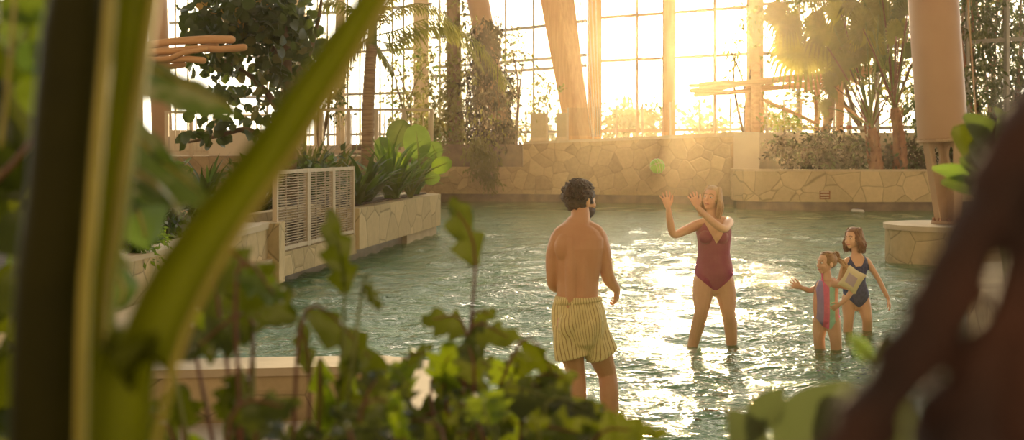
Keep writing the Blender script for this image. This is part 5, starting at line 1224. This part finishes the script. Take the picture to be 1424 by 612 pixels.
# lobed philodendron-like plants along the bottom
def lobed_plant(label, px, d, leaves, fill=(), seed=0, mats=('leaf_fore', 'leaf_fore2')):
    random.seed(seed); b0 = soilpt(px, d); t = empty('lobed_leaf_plant', b0, label, 'plant')
    allv = [(l, False) for l in leaves]
    for (x0, x1, y0, y1, n) in fill:
        for i in range(n):
            x = random.uniform(x0, x1); y = random.uniform(y0, y1); a = random.uniform(-2.6, -.5) if random.random() < .6 else random.uniform(-3.4, .3); L = random.uniform(60, 120)
            allv.append(((x, y, x + L * math.cos(a), y + L * math.sin(a) * .6, random.uniform(38, 66), random.uniform(-.25, .35), 1 if random.random() < .14 else 0), True))
    for (bx, by, tx, ty, W, dd, m_), rnd in allv:
        a = P(bx, by, d + dd); e = P(tx, ty, d + dd + random.uniform(-.06, .06)); k = random.choice((2.3, 2.9, 3.4)); ph = random.random() * .3
        mb = MB(); mb.leaf(a, e - a, (e - a).length, W / F * d * 1.25, Vector((random.uniform(-.4, .4), -1, .5)), random.uniform(.05, .3), .22, 30, lambda q, k=k, ph=ph: lobed(min(1, q), k, .58), .045, 0, 2, random.uniform(0, 6), None, lambda q, k=k, ph=ph: lobed(min(1, q), k + .5 + ph, .58))
        lf = mb.build('leaf', mats[m_], t)
        st = b0 + Vector((random.uniform(-.05, .05), random.uniform(-.05, .05), 0)); mid = st.lerp(a, .55) + Vector(((a.x - st.x) * -.15, 0, .03))
        mb = MB(); branch(mb, [st, mid, a, a.lerp(e, .75)], [.0042, .0034, .0026, .0012], 6); mb.build('leaf_stalk', 'stalk_red' if random.random() < .6 else 'stalk_green', lf)
    mb = MB()   # glossy beads added on the leaves to make blurred sun sparkles
    lv = [o for o in t.children if o.name.startswith('leaf')]
    for i in range(46):
        o = random.choice(lv); v = random.choice(o.data.vertices).co
        mb.ell(Vector(v) + t.location + Vector((0, -.001, .001)), random.uniform(.0010, .0021), None, 8, 6)
    dr = mb.build('glint_beads', 'glint', t); dr['kind'] = 'stuff'
    return t
MAT['glint'] = (lambda m: m.done(m.pr((.8, .8, .75), .12, None, .9)))(M('glint_bead'))
lobed_plant('lobed-leaf plant left of centre with one leaf standing up against the woven screen', 440, 1.9,
    [(480, 408, 458, 292, 44, 0, 0), (505, 395, 530, 432, 20, -.05, 0), (425, 432, 545, 520, 46, 0, 0), (445, 500, 452, 605, 34, 0, 1), (430, 520, 415, 440, 30, .1, 0), (470, 560, 500, 480, 34, 0, 0), (500, 600, 478, 500, 40, .1, 1)],
    [(380, 520, 575, 660, 11)], 121)
lobed_plant('lobed-leaf plant beside the giant stalks with broad drooping dark leaves', 320, 1.7,
    [(300, 355, 412, 445, 74, 0, 0), (262, 402, 392, 452, 60, .1, 0), (352, 450, 250, 492, 62, 0, 0), (350, 470, 262, 440, 50, .15, 1), (330, 380, 400, 420, 40, -.05, 1), (240, 500, 275, 455, 40, 0, 0), (340, 520, 300, 590, 46, 0, 0)],
    [(230, 400, 560, 660, 9)], 122)
lobed_plant('lobed-leaf plant in the middle with one leaf rising towards the far planter', 630, 2.1,
    [(661, 370, 628, 270, 46, 0, 0), (648, 462, 586, 438, 42, 0, 0), (650, 466, 725, 470, 40, -.05, 0), (655, 455, 690, 430, 26, 0, 0), (725, 474, 792, 552, 34, 0, 0), (560, 520, 600, 480, 36, .1, 0), (600, 530, 680, 545, 50, 0, 0), (640, 500, 700, 520, 44, .1, 0)],
    [(540, 740, 525, 640, 17)], 123)
lobed_plant('lobed-leaf plant right of the middle, leaves reaching under the man', 760, 2.0,
    [(690, 545, 860, 590, 60, 0, 0), (760, 560, 880, 600, 44, -.05, 0), (850, 600, 930, 603, 26, 0, 0), (740, 540, 800, 520, 36, .1, 0), (650, 560, 720, 600, 50, 0, 0)],
    [(640, 830, 580, 650, 12)], 124)
lobed_plant('low lobed-leaf plant at the bottom between the big plants', 540, 1.6, [(500, 590, 560, 545, 40, 0, 0), (560, 612, 545, 550, 36, 0, 1)], [(430, 640, 600, 680, 8)], 125)
# right foreground
random.seed(131)
t = empty('broad_leaf_plant', soilpt(1120, 1.5), 'grey-green broad leaves at the bottom right below the children', 'plant')
MAT['leaf_blur'] = leafmat('grey_green_leaf', (.045, .06, .028), (.09, .105, .05), (.16, .20, .05), .25, .4, 8)
for a, e, W in (((1080, 640), (1185, 540), .085), ((1040, 600), (1085, 545), .04), ((1150, 640), (1230, 590), .09), ((1060, 650), (1020, 575), .05), ((1180, 640), (1150, 560), .08), ((1200, 650), (1260, 560), .07)):
    lf = rib_leaf(t, P(*a, 1.45), P(*e, 1.4), W, 'leaf_blur', .15); mb = MB(); branch(mb, [soilpt(1120, 1.5), P(*a, 1.45)], [.006, .005], 6); mb.build('leaf_stalk', 'stalk_green', lf)
rib_leaf(t, P(1035, 590, 1.5), P(1062, 556, 1.5), .02, 'leaf_fore2', .1)
mb = MB(); branch(mb, [soilpt(1225, 1.2), P(1240, 560, 1.2), P(1212, 505, 1.2), P(1188, 472, 1.2)], [.006, .004, .0035, .003], 6); s_ = mb.build('stem', 'stalk_green', t)
rib_leaf(s_, P(1212, 505, 1.2), P(1184, 466, 1.2), .016, 'leaf_mid', .1, name='young_leaf')
t = empty('broad_leaf_plant', soilpt(1405, 3.2), 'fresh green broad-leaved plant in front of the column foot at the right edge', 'plant')
for a, e, W, m_ in (((1384, 228), (1328, 180), .11, 'leaf_fore'), ((1372, 252), (1300, 232), .045, 'leaf_mid'), ((1385, 215), (1418, 148), .07, 'leaf_fore'), ((1400, 180), (1385, 150), .03, 'leaf_dark'), ((1380, 225), (1350, 205), .10, 'leaf_dark'), ((1400, 262), (1345, 250), .07, 'leaf_dark'), ((1410, 240), (1440, 170), .12, 'leaf_fore'), ((1395, 290), (1350, 262), .05, 'leaf_dark'), ((1400, 220), (1345, 160), .08, 'leaf_dark'), ((1372, 262), (1312, 252), .05, 'leaf_dark'), ((1405, 205), (1395, 158), .09, 'leaf_mid'), ((1390, 245), (1338, 222), .08, 'leaf_dark')):
    lf = rib_leaf(t, P(*a, 3.2), P(*e, 3.15), W * 1.1, m_, .12, wave=.01); mb = MB(); branch(mb, [soilpt(1405, 3.2), P(1400, 400, 3.2), P(*a, 3.2)], [.010, .008, .005], 6); mb.build('leaf_stalk', 'stalk_green', lf)
random.seed(141)
t = empty('dark_branch', soilpt(1300, .62), 'very dark brown hanging branches close to the camera at the right edge', 'branch')
def rough_log(pts, r, seed=0, n=16):
    sp = smooth_path([Vector(p) for p in pts], 9); k = len(sp); mb = MB()
    rr = [interp([(i / (len(r) - 1), v) for i, v in enumerate(r)], j / (k - 1)) for j in range(k)]; mb.loft(sp, rr, None, None, n)
    out = []
    for v in mb.v:
        v = Vector(v); out.append(v + Vector((noise.noise(v * 60), 0, noise.noise(v * 60 + Vector((9, 9, 9))))) * .008)
    mb.v = out; return mb
d_ = .55
rough_log([P(1120, 820, d_), P(1195, 610, d_), P(1260, 500, d_), P(1330, 385, d_), P(1390, 270, d_), P(1440, 170, d_), P(1500, 60, d_)], [.013, .0135, .0125, .012, .0135, .016, .018]).build('limb', 'darkroot', t)
rough_log([P(1290, 820, d_), P(1330, 620, d_), P(1365, 520, d_), P(1412, 420, d_), P(1455, 310, d_), P(1500, 180, d_)], [.022, .020, .014, .012, .014, .018]).build('limb', 'darkroot', t)
rough_log([P(1370, 820, d_ + .02), P(1400, 640, d_ + .02), P(1440, 500, d_), P(1480, 400, d_)], [.03, .028, .02, .018]).build('limb', 'darkroot', t)
rough_log([P(1330, 400, d_), P(1310, 440, d_), P(1318, 480, d_), P(1345, 540, d_)], [.009, .006, .005, .006]).build('twig', 'darkroot', t)
rough_log([P(1418, 330, d_), P(1390, 330, d_), P(1350, 350, d_)], [.012, .010, .008]).build('twig', 'darkroot', t)
for k in range(16):
    a = P(random.uniform(1250, 1424), random.uniform(380, 620), d_); mb = MB(); branch(mb, [a, a + rv(.012) + Vector((0, 0, -.012)), a + rv(.02) + Vector((0, 0, -.03))], [.0022, .0018, .001], 5); mb.build('rootlet', 'darkroot', t)
# ------------------------------------------------------------------ haze volume added for the sun's lens glow and warm veil
hz = MB(); hz.box((3, 28, 6.5), (70, 66, 14.6)); m = M('glow_haze')
vsn = m.n('ShaderNodeVolumeScatter'); vsn.inputs['Color'].default_value = (1, .84, .60, 1); vsn.inputs['Density'].default_value = .0005; vsn.inputs['Anisotropy'].default_value = .88
m.t.links.new(vsn.outputs[0], m.out.inputs['Volume'])
o = hz.build('glow_haze', m.m, None, False); tag(o, 'thin golden haze added through the hall for the sun glow', 'haze', None, 'stuff')
